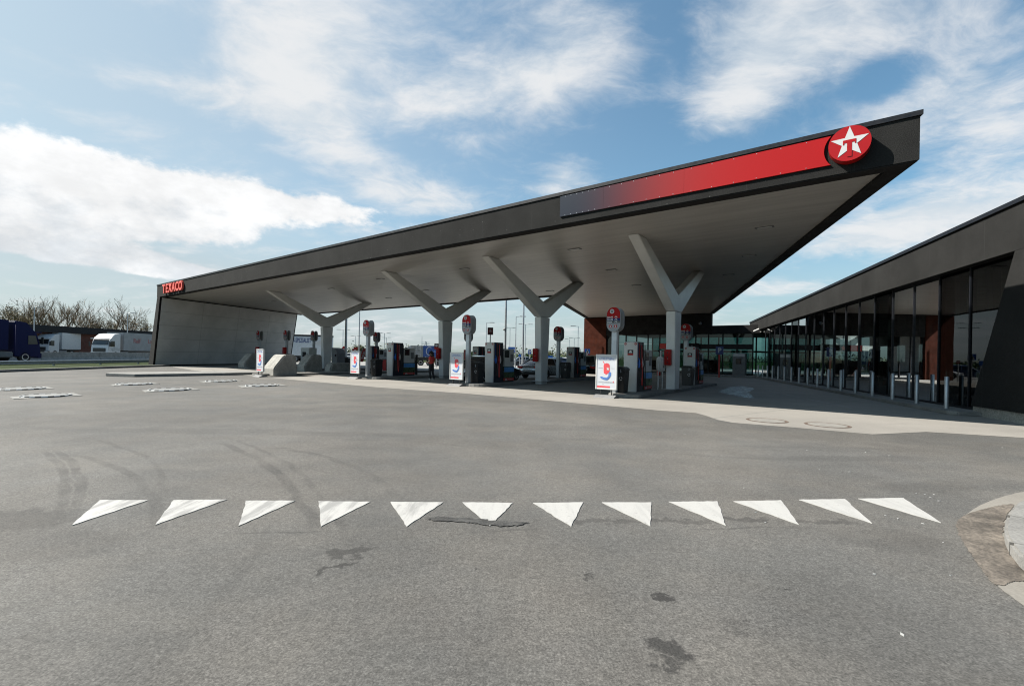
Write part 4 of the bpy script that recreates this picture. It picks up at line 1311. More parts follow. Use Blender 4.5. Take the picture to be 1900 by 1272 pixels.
x, y = gp(1125, 737.5); poster_stand(x, y + .05, RZC, 'nearest and largest advertising stand, in front of the sign numbered 4 and 3')
x, y = gp(846, 716); poster_stand(x, y + .15, RZC, 'advertising stand to the left of the oval sign numbered 7')
x, y = gp(657, 702.5); poster_stand(x, y + .15, RZC, 'advertising stand before the pale sign post, third from the right')
x, y = gp(479, 699); poster_stand(x, y + .2, RZC, 'narrow-looking advertising stand turned sideways, left of the pale concrete block')


def conc(x, y, rz, lb, prof, w, z=0.0):
    r = MB(); r.prism(prof, -w / 2, w / 2, 'x')
    o = r.build('concrete_block', conc_block, None, frame(0, 0, 0, 0), bevel=0.075, seg=3)
    o.location = (x, y, z); o.rotation_euler = (0, 0, rz)
    tag(o, lb, 'concrete block', 'concrete crash blocks at the island ends')


P1 = [(0, 0), (0, 0.44), (0.08, 0.60), (0.55, 1.20), (0.68, 1.31), (1.28, 1.31), (1.37, 1.22), (1.46, 0.0)]
x, y = gp(484, 697.5); conc(x + .28, y + 0.3, RZC, 'pale speckled concrete block in full sun with a sloping front', P1, 1.35)
x, y = gp(437, 683); conc(x + 0.3, y + .3, RZC, 'shaded concrete block nearest the grey end wall, left of the narrow stand', P1, 1.3)
x, y = gp(492, 686.5); conc(x + .3, y + .3, RZC, 'shaded concrete block directly behind the pale sunlit one', P1, 1.3)
x, y = gp(548, 690); conc(x + .2, y + .4, RZC, 'shaded concrete block just right of the pale sunlit one', P1, 1.1)
P2 = [(0, 0), (0, 0.30), (0.12, 0.62), (0.30, 0.74), (2.2, 0.74), (2.25, 0.0)]
x, y = gp(600, 692); conc(x + 0.15, y + .3, RZC, 'low long concrete block at the foot of the leftmost column', P2, 0.8)

# payment post, extinguisher, dark posts, red cabinets
x, y = cpt(8.0, 7.0)
t = thing('air_water_post', 'white rounded air and water unit on a two-legged frame by the rightmost column', 'service post', x, y, 0.14, RZC)
mb = MB(); mb.tube([(-.02, -.28, 0), (-.02, -.28, 1.2)], .02, 8); mb.tube([(-.02, .28, 0), (-.02, .28, 1.2)], .02, 8); mb.tube([(-.02, -.28, .5), (-.02, .28, .5)], .015, 8); mb.build('legs', steel, t, None)
mb = MB(); mb.prism([(-.16, .78), (.16, .78), (.24, .95), (.26, 1.25), (.20, 1.45), (-.20, 1.45), (-.26, 1.25), (-.24, .95)], -.14, .14, 'x'); mb.build('housing', white, t, None, bevel=0.05, seg=3)
mb = MB(); mb.box(-.02, .02, -.10, .10, 1.46, 1.72); mb.build('price_card', signwhite, t, None)
mb = MB(); mb.prism([(-.04 + .05 * math.cos(k), 1.0 + .05 * math.sin(k)) for k in [i * .628 for i in range(10)]], .141, .15, 'x'); mb.build('dial', blackm, t, None)
x, y = cpt(8.5, 8.2)
t = thing('fire_extinguisher', 'red fire extinguisher hanging left of the rightmost column', 'fire extinguisher', x, y, 0.14, RZC)
mb = MB(); mb.lathe([(0.02, .55), (.085, .57), (.09, .62), (.09, 1.0), (.05, 1.08), (.02, 1.09)], 14); mb.build('cylinder', redm, t, None, smooth=True)
mb = MB(); mb.tube([(0, 0, 0), (0, 0, .55)], .02, 8); mb.build('stand_post', steel, t, None)
mb = MB(); mb.tube([(0, 0, 1.09), (0, 0, 1.15), (.07, -.02, 1.16)], .018, 6); mb.build('valve', blackm, t, None)
for k, (px_, lb) in enumerate(((767, 'left one of two dark posts before the blue car transporter'), (772.3, 'right one of two dark posts before the blue car transporter'))):
    x, y = gp(px_, 697)
    mb = MB(); mb.box(-.06, .06, -.06, .06, 0, 1.45); mb.box(-.12, .12, -.12, .12, 0, .03)
    o = mb.build('dark_post', blackm, None, ID, bevel=0.008); o.location = (x, y, 0.01); o.rotation_euler = (0, 0, RZC)
    tag(o, lb, 'post', 'dark posts between the islands')
for px_, py_, w, lb in ((757, 687.5, 0.55, 'dark red cabinet behind the second pump from the left'), (636, 680, 1.0, 'dark red and black cabinet low beside the leftmost column'), (715, 688, 0.4, 'narrow red cabinet left of the pump between the left columns')):
    x, y = gp(px_, py_)
    t = thing('red_cabinet', lb, 'cabinet', x, y, 0.01, RZC, 'low red cabinets on the forecourt')
    mb = MB(); mb.box(-w, w * .2, 0, .5, 0, .95); mb.build('case', reddk, t, None, bevel=.015)
    mb = MB(); mb.box(w * .21, w, 0.01, .5, 0.02, .93); mb.build('dark_end', blackm, t, None, bevel=.015)
    mb = MB(); mb.box(-w - .03, w + .03, -.03, .53, .955, 1.05); mb.build('top', greyp, t, None)
# grey truck diesel pump right of the left column
x, y = gp(620, 684)
t = thing('truck_fuel_pump', 'large grey diesel dispenser with a sloping top, right of the leftmost column', 'fuel pump', x, y, 0.0, RZC)
mb = MB(); mb.prism([(-.5, 0), (.45, 0), (.45, 1.45), (.25, 1.85), (-.5, 1.95)], 0, .8, 'y'); mb.build('body', mat('dispenser_grey', (0.20, 0.20, 0.21), .5, var=.1), t, None, bevel=.03)
mb = MB(); mb.box(.05, .3, -.012, -.001, 1.15, 1.32); mb.build('screen', screenm, t, None)
x, y = gp(566, 686)
t = thing('truck_fuel_pump', 'pale diesel dispenser with a dark screen in front of the grey trailer', 'fuel pump', x, y, 0.0, RZC)
mb = MB(); mb.box(-.75, .55, 0, .7, 0, 1.85); mb.build('body', mat('dispenser_pale', (0.40, 0.41, 0.40), .5, var=.1), t, None, bevel=.03)
mb = MB(); mb.box(-.45, .1, -.012, -.001, 1.1, 1.5); mb.build('screen', screenm, t, None)
mb = MB(); mb.tube([(.35, -.05, 1.4), (.42, -.12, .9), (.40, -.1, .3), (.3, -.05, .8)], .025, 6); mb.build('hose', rubber, t, None)

# ------------------------------------------------------------------ vehicles
def wheel(name, parent, x, y, r, w):
    mb = MB(); n = 20
    def rg(rad, yy): return [(x + rad * math.cos(2 * math.pi * k / n), yy, r + rad * math.sin(2 * math.pi * k / n)) for k in range(n)]
    s = 1 if y > 0 else -1
    ya, yb = (y - w * s, y)
    mb.loft([rg(r * .95, ya), rg(r, ya + s * .03), rg(r, yb - s * .03), rg(r * .93, yb)])
    t = mb.build('wheel', tyre, parent, None)
    mb = MB(); mb.loft([rg(r * .62, yb - s * .02), rg(r * .60, yb + s * .006), rg(r * .15, yb - s * .012)])
    mb.build('rim', rimm, None, ID).parent = t


def car(x, y, rz, paint, lb, L=4.5, Wd=1.78, H=1.42, suv=False, group='cars at the station', lit=False, estate=False, cat='car'):
    r = thing('parked_car', lb, cat, x, y, 0.005, rz, group)
    h = L / 2; w = Wd / 2
    bel = 0.92 if not suv else 1.08
    st = [(-h, .42, .70, w * .84), (-h + .06, .32, bel - .14, w * .90), (-h + .25, .26, bel + .01, w * .96), (-h * .6, .22, bel + .03, w), (0, .2, bel + .02, w), (h * .42, .2, bel - .03, w), (h * .62, .22, bel - .12, w * .98), (h - .3, .26, bel - .24, w * .93), (h - .06, .32, bel - .34, w * .82), (h, .40, .58, w * .74)]
    if estate or suv: st[0] = (-h, .42, .85, w * .86); st[1] = (-h + .06, .32, bel, w * .92)
    mb = MB()
    rings = []
    for (sx_, zb, zt, ww) in st:
        m_ = (zb + zt) / 2
        rings.append([(sx_, -ww * .88, zb), (sx_, -ww, zb + .12), (sx_, -ww, m_), (sx_, -ww * .97, zt - .07), (sx_, -ww * .86, zt), (sx_, 0, zt + .02), (sx_, ww * .86, zt), (sx_, ww * .97, zt - .07), (sx_, ww, m_), (sx_, ww, zb + .12), (sx_, ww * .88, zb)])
    mb.loft(rings); mb.build('body', paint, r, None, smooth=True)
    rear = -h + (.10 if (suv or estate) else .42)
    rt = rear + (.30 if (suv or estate) else .78)
    gx_ = [(rear, bel - .01, .80, .0), (rt, H - .06, .70, 1), (rt + .5, H - .02, .70, 1), (h * .12, H - .03, .70, 1), (h * .50, bel - .05, .80, .0)]
    mb = MB(); rings = []
    for gxx, zt, f, _ in gx_:
        zt = max(zt, bel)
        rings.append([(gxx, -w * .93, bel - .06), (gxx, -w * f - (0.0 if zt > bel + .1 else .08), zt - .02), (gxx, -w * f * .8, zt), (gxx, w * f * .8, zt), (gxx, w * f + (0.0 if zt > bel + .1 else .08), zt - .02), (gxx, w * .93, bel - .06)])
    mb.loft(rings); mb.build('windows', car_glass, r, None, smooth=True)
    mb = MB(); rings = []
    for gxx, zt in ((rt - .06, H - .06), (rt + .3, H - .005), (h * .1, H - .01), (h * .17, H - .06)):
        rings.append([(gxx, -w * .73, zt - .05), (gxx, -w * .60, zt + .015), (gxx, 0, zt + .03), (gxx, w * .60, zt + .015), (gxx, w * .73, zt - .05)])
    mb.loft(rings); mb.build('roof', paint, r, None, smooth=True)
    for s in (1, -1):
        for a, b in (((rear + .02, bel - .03), (rt - .02, H - .07)), ((h * .50, bel - .06), (h * .13, H - .06)), ((-.15, bel), (-.17, H - .06))):
            mb = MB(); mb.tube([(a[0], s * w * .925, a[1]), (b[0], s * w * .715, b[1])], .035, 6); mb.build('pillar', paint, r, None)
        mb = MB(); mb.box(h * .36, h * .42, min(s * w, s * (w + .16)), max(s * w, s * (w + .16)), bel, bel + .13); mb.build('mirror', paint, r, None, bevel=.02)
        for wx in (-h + .85, h - .88):
            wheel('wheel', r, wx, s * (w - .005), .32 if not suv else .36, .2)
            mb = MB(); n = 16; rad = .375 if not suv else .42
            mb.prism([(wx + rad * math.cos(math.pi * k / n), .30 + rad * math.sin(math.pi * k / n)) for k in range(n + 1)], s * (w - .02), s * (w + .002), 'y')
            mb.build('wheel_arch', rubber, r, None)
        mb = MB(); ya, yb = sorted((s * w * .52, s * w * .95))
        mb.prism([(ya, .66), (yb, .70), (yb, .86), (ya, .82)], -h - .01, -h + .22, 'x'); mb.build('tail_light', lit if lit else tail, r, None)
        mb = MB(); ya, yb = sorted((s * w * .45, s * w * .86)); mb.prism([(ya, .50), (yb, .54), (yb, .66), (ya, .60)], h - .3, h + .0, 'x'); mb.build('head_light', headm, r, None)
    mb = MB(); mb.box(-h - .03, -h + .1, -w * .82, w * .82, .30, .46); mb.box(h - .12, h + .02, -w * .7, w * .7, .28, .44); mb.build('bumper', blackm, r, None, bevel=.02)
    mb = MB(); mb.box(-h - .035, -h - .0, -.26, .26, .52, .63); mb.build('number_plate', signwhite, r, None)
    return r


silverp = mat('silver_car_paint', (0.36, 0.40, 0.44), 0.28, 0.55, var=.03, coat=.6)
blackp = mat('black_car_paint', (0.010, 0.011, 0.013), 0.2, 0.0, var=.03, coat=.8)
whitep = mat('white_car_paint', (0.55, 0.56, 0.57), 0.25, 0.0, var=.03, coat=.6)
bluep = mat('blue_car_paint', (0.035, 0.06, 0.12), 0.25, 0.2, var=.03, coat=.6)
greyp2 = mat('grey_car_paint', (0.20, 0.22, 0.24), 0.25, 0.4, var=.03, coat=.6)
hq = RZC + R(90)
x, y = cpt(18.4, 13.9); car(x, y, hq, silverp, 'silver coupe seen from behind at the pumps, past the column', 4.6, 1.84, 1.40)
x, y = cpt(18.6, 7.9); car(x, y, hq, blackp, 'black car beside the pump next to the sign numbered 7', 4.7, 1.8, 1.46)
litm = mat('brake_light', (0.62, 0.02, 0.015), 0.2, coat=.5)
x, y = atd(1112, 690, 36.0)[:2]; car(x, y, hq - .05, blackp, 'black off-road car with red tail lights, left of the rust-coloured wall', 4.6, 1.86, 1.66, suv=True, lit=litm)
for k, (px_, d, rz, pt, lb, kw) in enumerate((
        (1080, 58, R(190), whitep, 'white car facing the station behind the black off-road car', {}),
        (1046, 66, R(175), whitep, 'white car half hidden by the pump right of the silver car', {}),
        (1065, 75, R(5), bluep, 'dark blue car in the far parking row right of the silver car', {}),
        (975, 72, R(12), greyp2, 'grey car with pale windscreen beyond the silver coupe', {}),
        (735, 78, R(15), whitep, 'white car in the far row left of the person', {}),
        (656, 84, R(5), whitep, 'white car far behind the stand by the pale sign post', {}),
        (1030, 62, R(195), bluep, 'blue car straight beyond the silver car roof', {}))):
    x, y = atd(px_, 665, d)[:2]
    car(x, y, rz, pt, lb, group='cars in the parking lot behind', **kw)


def truck(x, y, rz, cabm, boxm, lb, Lt=13.5, fridge=False, logo=None, cab_h=3.7, trailer=True, dark_stripes=False):
    """articulated lorry, nose towards +x, cab front at the root"""
    r = thing('lorry', lb, 'lorry', x, y, 0.005, rz, 'lorries on and beside the highway')
    w = 1.24
    mb = MB()
    prof = [(0.0, .45), (-.02, 1.2), (-.12, 1.95), (-.38, 2.80), (-.62, 3.05), (-1.25, cab_h - .12), (-2.15, cab_h), (-2.25, cab_h - .05), (-2.25, .55)]
    mb.prism(prof, -w, w, 'y'); mb.build('cab', cabm, r, None, bevel=.08, seg=3, smooth=True)
    mb = MB(); mb.add([(-.105, -w * .92, 1.98), (-.105, w * .92, 1.98), (-.385, w * .86, 2.74), (-.385, -w * .86, 2.74), (-.16, -w * .92, 1.98), (-.16, w * .92, 1.98), (-.42, w * .86, 2.74), (-.42, -w * .86, 2.74)], [(0, 1, 2, 3), (0, 1, 5, 4), (2, 3, 7, 6), (4, 5, 6, 7), (0, 3, 7, 4), (1, 2, 6, 5)])
    mb.v = [Vector((p.x + .035, p.y, p.z)) for p in mb.v]
    mb.build('windscreen', car_glass, r, None)
    mb = MB(); mb.box(-.30, -.02, -w - .05, w + .05, 2.82, 2.95); mb.v = [Vector((p.x + .04, p.y, p.z)) for p in mb.v]; mb.build('sun_visor', cabm, r, None, bevel=.03)
    mb = MB(); mb.box(.0, .06, -w * .7, w * .7, .95, 1.5); mb.build('grille', blackm, r, None)
    mb = MB(); mb.box(-.3, .08, -w - .01, w + .01, .38, .88); mb.build('bumper', cabm if not fridge else blackm, r, None, bevel=.04)
    for s in (1, -1):
        mb = MB(); ya, yb = sorted((s * (w + .002), s * (w + .03))); mb.prism([(-.30, 1.75), (-1.15, 1.70), (-1.15, 2.55), (-.52, 2.55)], ya, yb, 'y'); mb.build('side_window', car_glass, r, None)
        mb = MB(); ya, yb = sorted((s * (w + .10), s * (w + .30))); mb.box(-.12, .0, ya, yb, 1.75, 2.45); mb.build('mirror', blackm, r, None, bevel=.03)
        mb = MB(); ya, yb = sorted((s * w * .62, s * w * .96)); mb.box(.03, .085, ya, yb, .62, .84); mb.build('head_light', headm, r, None)
        wheel('wheel', r, -1.35, s * w, .50, .32)
        wheel('wheel', r, -5.0, s * w, .50, .6)
        mb = MB(); mb.box(-3.9, -2.3, min(s * .7, s * w), max(s * .7, s * w), .45, 1.0); mb.build('fuel_tank', greyp, r, None, bevel=.08)
        if dark_stripes:
            mb = MB()
            for k in range(3):
                pts = [(-.5 - .1 * k, 1.35 - .17 * k), (-1.1, 1.50 - .15 * k), (-2.1, 1.45 - .15 * k)]
                mb.tube([(a, s * (w + .004), z) for a, z in pts], .018, 4)
            mb.build('side_stripes', blackm, r, None)
    mb = MB(); mb.box(-6.2, -2.2, -.45, .45, .75, 1.0); mb.build('chassis', blackm, r, None)
    if trailer:
        x0, x1 = -2.75, -2.75 - Lt
        mb = MB(); mb.box(x1, x0, -1.27, 1.27, 1.15, 3.92); b = mb.build('trailer_box', boxm, r, None, bevel=.03)
        mb = MB(); mb.box(x1, x0 - 1, -1.2, 1.2, .95, 1.14); mb.build('trailer_frame', blackm, r, None)
        if fridge:
            mb = MB(); mb.box(x0, x0 + .38, -.95, .95, 2.3, 3.7); mb.build('cooling_unit', white, r, None, bevel=.05)
        for s in (1, -1):
            for k in range(3): wheel('wheel', r, x1 + 2.2 + 1.3 * k, s * 1.22, .5, .35)
            mb = MB(); mb.box(x1 + 5.6, x0 - 4, min(s * 1.2, s * 1.24), max(s * 1.2, s * 1.24), .5, .9); mb.build('side_guard', greyp, r, None)
        if logo:
            for word, dx, dz, size, m in logo:
                fr_ = WM[r.name] @ Matrix.Translation((dx, -1.285, dz))
                text('lettering', word, size, m, r, (0, 0, 0), fr_, centre=False, bold=.02, depth=.006)
    return r


lorry_blue = mat('lorry_blue', (0.005, 0.008, 0.052), 0.5, 0.0, spec=.15)
lorry_white = mat('lorry_white', (0.45, 0.46, 0.47), 0.3, 0.0, var=.06, coat=.4)
x, y = atd(54, 672, 45.0)[:2]
truck(x, y, R(86), lorry_blue, lorry_blue, 'dark blue lorry cab passing at the left edge of the picture', 12, cab_h=3.9)
x, y = atd(73, 655, 74.0)[:2]
truck(x, y, R(-80), lorry_white, lorry_white, 'white refrigerated lorry beyond the highway barrier, just right of the blue cab', 13.4, fridge=True)
x, y = atd(184, 658, 67.0)[:2]
truck(x, y, R(-88), lorry_white, tarp, 'white lorry with a grey tarpaulin trailer left of the canopy end wall', 13.4, dark_stripes=True)
# lettering on that trailer (its near side is -y of a lorry facing the camera)
lt = [o for o in bpy.data.objects if o.get('label', '').startswith('white lorry with a grey tarpaulin')][0]
fr_ = WM[lt.name] @ Matrix.Translation((-4.6, 1.29, 2.4)) @ Matrix.Rotation(math.pi, 4, 'Z')
text('lettering', 'Ralf', 0.95, mat('faded_red_print', (0.30, 0.12, 0.12), .6, var=.2), lt, (0, 0, 0), fr_, centre=False, bold=.02, depth=.005)
fr_ = WM[lt.name] @ Matrix.Translation((-7.6, 1.29, 2.4)) @ Matrix.Rotation(math.pi, 4, 'Z')
text('lettering', 'Lang', 0.95, mat('faded_red_print', (0.30, 0.12, 0.12)), lt, (0, 0, 0), fr_, centre=False, bold=.02, depth=.005)
# grey trailer behind the end wall
x, y = atd(606, 684, 66.0)[:2]
t = thing('trailer', 'pale tarpaulin trailer with dark blue capital lettering behind the end wall', 'trailer', x, y, 0, R(2))
mb = MB(); mb.box(-12.5, 0, 0, 2.5, .95, 3.75); mb.build('box', mat('pale_tarp', (0.48, 0.50, 0.52), .5, var=.1), t, None, bevel=.03)
mb = MB(); mb.box(-12.5, 0.02, -.02, 2.52, 3.755, 3.98); mb.build('roof_edge', capm, t, None)
mb = MB(); mb.box(-12.3, -.3, .1, 2.4, .6, .94); mb.build('frame', blackm, t, None)
text('lettering', 'I-SPEZIALIST', 0.92, mat('print_navy', (0.03, 0.05, 0.16), .5), t, (-4.75, -.008, 2.85), None, centre=False, bold=.015, depth=.005, wide=.50)
mb = MB(); mb.prism([(-1.1 + .6 * math.cos(k * math.pi / 10), 2.55 + .6 * math.sin(k * math.pi / 10)) for k in range(11)], -.012, -.001, 'y'); mb.build('emblem', white, t, None)
for k in range(3): wheel('wheel', t, -3.2 - 1.3 * k, -.02, .5, .3)
for k in range(3): wheel('wheel', t, -3.2 - 1.3 * k, 2.45, .5, .3)
# blue and grey transporter behind the person
x, y = atd(826, 680, 60.0)[:2]
t = thing('transporter_trailer', 'car transporter trailer with a blue side panel and a large white C behind the person', 'trailer', x, y, 0, R(3))
mb = MB(); mb.box(-2.9, 0, 0, 2.4, 1.15, 2.62); mb.build('blue_panel', mat('transporter_blue', (0.03, 0.08, 0.26), .4, var=.08), t, None, bevel=.03)
mb = MB(); mb.box(-4.4, -2.92, 0.02, 2.4, 1.1, 2.60)
mb.build('grey_panel', mat('transporter_grey', (0.24, 0.25, 0.24), .5, var=.25, vscale=3), t, None)
mb = MB(); mb.prism([(-4.42, 2.62), (-4.9, 2.45), (-4.9, 1.1), (-4.42, .9)], .05, 2.4, 'y'); mb.build('nose', silver, t, None)
mb = MB()
for z in (1.45, 1.75, 2.05): mb.tube([(-4.2, -.03, z), (-3.2, -.03, z + .1)], .03, 6)
for xx in (-4.2, -3.7, -3.2): mb.tube([(xx, -.03, 1.2), (xx, -.03, 2.55)], .03, 6)
mb.build('rack', silver, t, None)
mb = MB(); mb.box(-4.4, -.1, .1, 2.3, .7, 1.09); mb.build('frame', blackm, t, None)
a = [R(50 + 26 * k) for k in range(11)]
mb = MB(); mb.prism([(-2.1 + .55 * math.cos(k) * .8, 1.92 + .58 * math.sin(k)) for k in a] + [(-2.1 + .44 * math.cos(k) * .8, 1.92 + .48 * math.sin(k)) for k in reversed(a)], -.012, -.001, 'y'); mb.build('big_letter', signwhite, t, None)
mb = MB()
for k in range(6): mb.box(-1.65 + .17 * k, -1.55 + .17 * k, -.012, -.001, 1.80, 1.92 + .05 * (k % 2))
mb.build('lettering', mat('pale_blue_print', (.2, .3, .5)), t, None)
for k in range(3): wheel('wheel', t, -1.0 - 1.1 * k, -.02, .4, .3)

# ------------------------------------------------------------------ highway side: rail, barrier, far station building
mb = MB()
rail = thing('crash_barrier', 'steel crash barrier along the grass verge in front of the lorries', 'crash barrier', -33.5, 20, 0)
pts = [(-32.2, -20), (-33.6, 24), (-34.4, 50), (-36.5, 80)]
mb = MB()
prof = [(0, .45), (.05, .49), (.05, .55), (.0, .60), (.05, .65), (.05, .71), (0, .75), (-.03, .75), (-.03, .45)]
mb.loft([[(px_ + a, py_, z - .22) for a, z in prof] for px_, py_ in pts]); mb.build('rail', steel, rail)
for k in range(24):
    yy = -18 + 4 * k
    for (a, b) in zip(pts[:-1], pts[1:]):
        if a[1] <= yy < b[1]:
            xx = a[0] + (b[0] - a[0]) * (yy - a[1]) / (b[1] - a[1])
            mb = MB(); mb.box(xx - .14, xx - .04, yy - .05, yy + .05, 0.0, .50); mb.build('post', steel, rail)
bar = thing('concrete_barrier', 'long grey concrete barrier in the middle of the highway', 'barrier', -54, 50, 0)
mb = MB()
for k in range(16):
    y0 = 5 + 7.5 * k
    prof = [(-.3, 0), (.3, 0), (.12, .35), (.08, .95), (-.08, .95), (-.12, .35)]
    mb.loft([[(-51.5 - .075 * (yy - 50) * 0.6 + a, yy, z) for a, z in prof] for yy in (y0, y0 + 7.45)])
mb.build('barrier_units', conc_block, bar)
bx0, by0 = atd(-60, 600, 66.0)[:2]
bx1, by1 = atd(300, 613, 96.0)[:2]
bld = thing('far_station_building', 'low dark building with a flat black roof edge across the highway', 'building', bx0, by0, 0, math.atan2(by1 - by0, bx1 - bx0))
Lb = math.hypot(bx1 - bx0, by1 - by0) + 20
mb = MB(); mb.box(-8, Lb, 0.3, 14, 0, 3.9); mb.build('wall', brickred, bld, None)
mb = MB(); mb.box(-8.6, Lb + .6, -.6, 14.5, 3.92, 5.05); mb.build('roof', capm, bld, None)

# ------------------------------------------------------------------ lamp posts, signs, flags
def lamp(px_, ytop, ybase_d, kind, lb, r=0.06, d=None):
    x, y, z = atd(px_, ytop, d)
    t = thing('lamp_post', lb, 'lamp post', x, y, 0, 0, 'lamp posts around the station')
    mb = MB(); mb.tube([(0, 0, 0), (0, 0, z * .5), (0, 0, z)], r * 1.3, 10, r * .8); mb.build('pole', steel, t, None)
    heads = {'right': (1,), 'left': (-1,), 'double': (1, -1), 'none': ()}[kind]
    for s in heads:
        mb = MB(); mb.tube([(0, 0, z - .05), (s * .5, 0, z + .02)], .035, 6); mb.build('arm', steel, t, None)
        mb = MB(); xa, xb = sorted((s * .45, s * 1.25)); mb.box(xa, xb, -.15, .15, z - .02, z + .08); mb.build('lamp_head', white, t, None, bevel=.03)
    return t
LB = 'lamp post '
lamp(64, 569.5, 0, 'right', 'lamp post between the blue lorry cab and the bare trees', d=62)
lamp(237, 580.5, 0, 'double', 'lamp post beside the bare tree nearest the end wall', d=75)
t = lamp(941.3, 440, 0, 'none', 'tall bare mast carrying a small camera, left of the silver car', .085, d=42)
mb = MB(); mb.tube([(-.05, -.1, 3.95), (-.22, -.12, 3.88)], .10, 10); mb.tube([(0, 0, 4.1), (-.1, -.1, 3.98)], .03, 6); mb.build('camera', white, t, None)
lamp(957.6, 587, 0, 'right', 'lamp post right of the camera mast, seen between columns', d=58)
lamp(973, 500, 0, 'none', 'tall mast rising behind the canopy next to the column with the silver car', .10, d=52)
lamp(902.7, 598.5, 0, 'right', 'thin lamp post left of the square star sign', d=70)
lamp(946.5, 608, 0, 'double', 'distant twin-headed lamp post behind the camera mast', d=95)
lamp(975.3, 601.5, 0, 'double', 'twin-headed lamp post in line with the tall mast by the column', d=80)
lamp(1073, 605, 0, 'left', 'lamp post with one head between the sign on a blue plate and the shaded pump', d=72)
lamp(1065.6, 627, 0, 'double', 'distant twin-headed lamp post left of the single-headed one', d=105)
lamp(1056.5, 629, 0, 'left', 'farthest small lamp post above the shaded pump', d=120)
lamp(1093.6, 634, 0, 'right', 'small lamp post close to the rust-coloured wall', d=105)
lamp(643.6, 540, 0, 'none', 'dark green mast rising beside the leftmost column', .12, d=52)
lamp(668, 540, 0, 'none', 'thin grey mast between the leftmost column and the pale sign post', .06, d=56)
lamp(636.7, 611.5, 0, 'double', 'distant twin lamp post above the feather flags', d=88)
lamp(660, 623, 0, 'double', 'small far lamp post above the round bush', d=115)
lamp(713.5, 618, 0, 'double', 'twin lamp post above the white-ended pump between the left columns', d=95)
lamp(717, 626, 0, 'double', 'smaller twin lamp post next to a taller twin one', d=118)
lamp(783, 624, 0, 'none', 'thin bare pole left of the far lattice pylon', d=100)
bpy.data.objects['lamp_post'].name = 'lamp_post'
# lattice pylon
x, y, z = atd(790, 633, 330)
t = thing('power_pylon', 'far lattice power pylon above the blue transporter', 'pylon', x, y, 0)
mb = MB()
for a, b in ((-1, -1), (1, -1), (1, 1), (-1, 1)): mb.tube([(a * 2, b * 2, 0), (a * .3, b * .3, z)], .16, 5)
for k in range(8):
    z0, z1 = z * k / 8, z * (k + 1) / 8
    w0, w1 = 2 - 1.7 * k / 8, 2 - 1.7 * (k + 1) / 8
    mb.tube([(-w0, -w0, z0), (w1, -w1, z1)], .08, 4); mb.tube([(w0, -w0, z0), (-w1, -w1, z1)], .08, 4)
mb.build('lattice', steel, t, None)
for f in (.93, .82, .70):
    mb = MB(); mb.tube([(-2.8, 0, z * f), (2.8, 0, z * f)], .14, 5); mb.build('cross_arm', steel, t, None)


def roadsign(px_, y0, y1, wpx, d, m, lb, name='road_sign', posts=1, cat='road sign'):
    x, y, zt = atd(px_, y0, d); zb = atd(px_, y1, d)[2]; w = wpx / F * d / 2
    t = thing(name, lb, cat, x, y, 0)
    mb = MB()
    for k in range(posts):
        xx = 0 if posts == 1 else (-w * .5 + w * k)
        mb.tube([(xx, .06, 0), (xx, .06, zt - .05)], .045, 8)
    mb.build('post', steel, t, None)
    mb = MB(); mb.box(-w, w, -.03, .02, zb, zt); p_ = mb.build('plate', m, t, None)
    return t, w, zb, zt
t, w, zb, zt = roadsign(950, 643.5, 653.5, 14, 60, bluem, 'blue direction sign with white writing between the masts', posts=2)
mb = MB()
for k in range(7): mb.box(-w * .8 + k * w * .23, -w * .8 + k * w * .23 + w * .15, -.036, -.031, (zb + zt) / 2 - .08, (zb + zt) / 2 + .08 + .06 * (k % 2))
mb.build('lettering', signwhite, t, None)
t, w, zb, zt = roadsign(910, 607.3, 621, 10.4, 40, mat('sign_dark_red', (.06, .012, .014), .4), 'dark square sign with a red disc and white star on a post', cat='sign')
mb = MB(); mb.disc(0, (zb + zt) / 2 + .02, w * .72, -.036, -.031, 24); mb.build('red_disc', redm, t, None)
mb = MB(); mb.prism(star(0, (zb + zt) / 2 + .02, w * .66, .42), -.041, -.037, 'y'); mb.build('white_star', signwhite, t, None)
t, w, zb, zt = roadsign(810, 637, 647.8, 8.0, 52, mat('sign_dark_red', (.06, .012, .014), .4), 'small dark sign with white star above the red service box by the person', cat='sign')
mb = MB(); mb.disc(0, zb + (zt - zb) * .66, w * .55, -.036, -.031, 20); mb.build('pale_disc', signwhite, t, None)
mb = MB(); mb.box(-w, w, -.036, -.031, zb, zb + (zt - zb) * .36); mb.build('red_strip', redm, t, None)
t, w, zb, zt = roadsign(983, 648.6, 656.5, 5.6, 58, bluem, 'small blue parking sign left of the column with the silver car')
text('letter', 'P', .5, signwhite, t, (0, -.034, zb + .08), None, bold=.02)
t, w, zb, zt = roadsign(964.6, 657, 662, 4.8, 70, bluem, 'tiny blue roadside plate near the hedge')
t, w, zb, zt = roadsign(1090, 647, 656, 9.6, 48, bluem, 'blue square sign with a white triangle left of the rust-coloured wall')
zm = (zb + zt) / 2
mb = MB(); mb.prism([(-w * .7, zb + .04), (w * .7, zb + .04), (0, zt - .04)], -.036, -.031, 'y'); mb.build('white_triangle', signwhite, t, None)
mb = MB(); mb.prism([(-.05, zb + .08), (.05, zb + .08), (.03, zt - .2), (-.03, zt - .2)], -.041, -.037, 'y'); mb.build('walker', blackm, t, None)
t, w, zb, zt = roadsign(1092.2, 657, 661, 4, 50, redm, 'small red no-entry plate below the blue square sign')
mb = MB(); mb.box(-w * .7, w * .7, -.036, -.031, (zb + zt) / 2 - .03, (zb + zt) / 2 + .03); mb.build('white_bar', signwhite, t, None)
t, w, zb, zt = roadsign(1037.5, 656, 663, 4, 56, bluem, 'narrow blue sign between the silver car and the shaded pump')
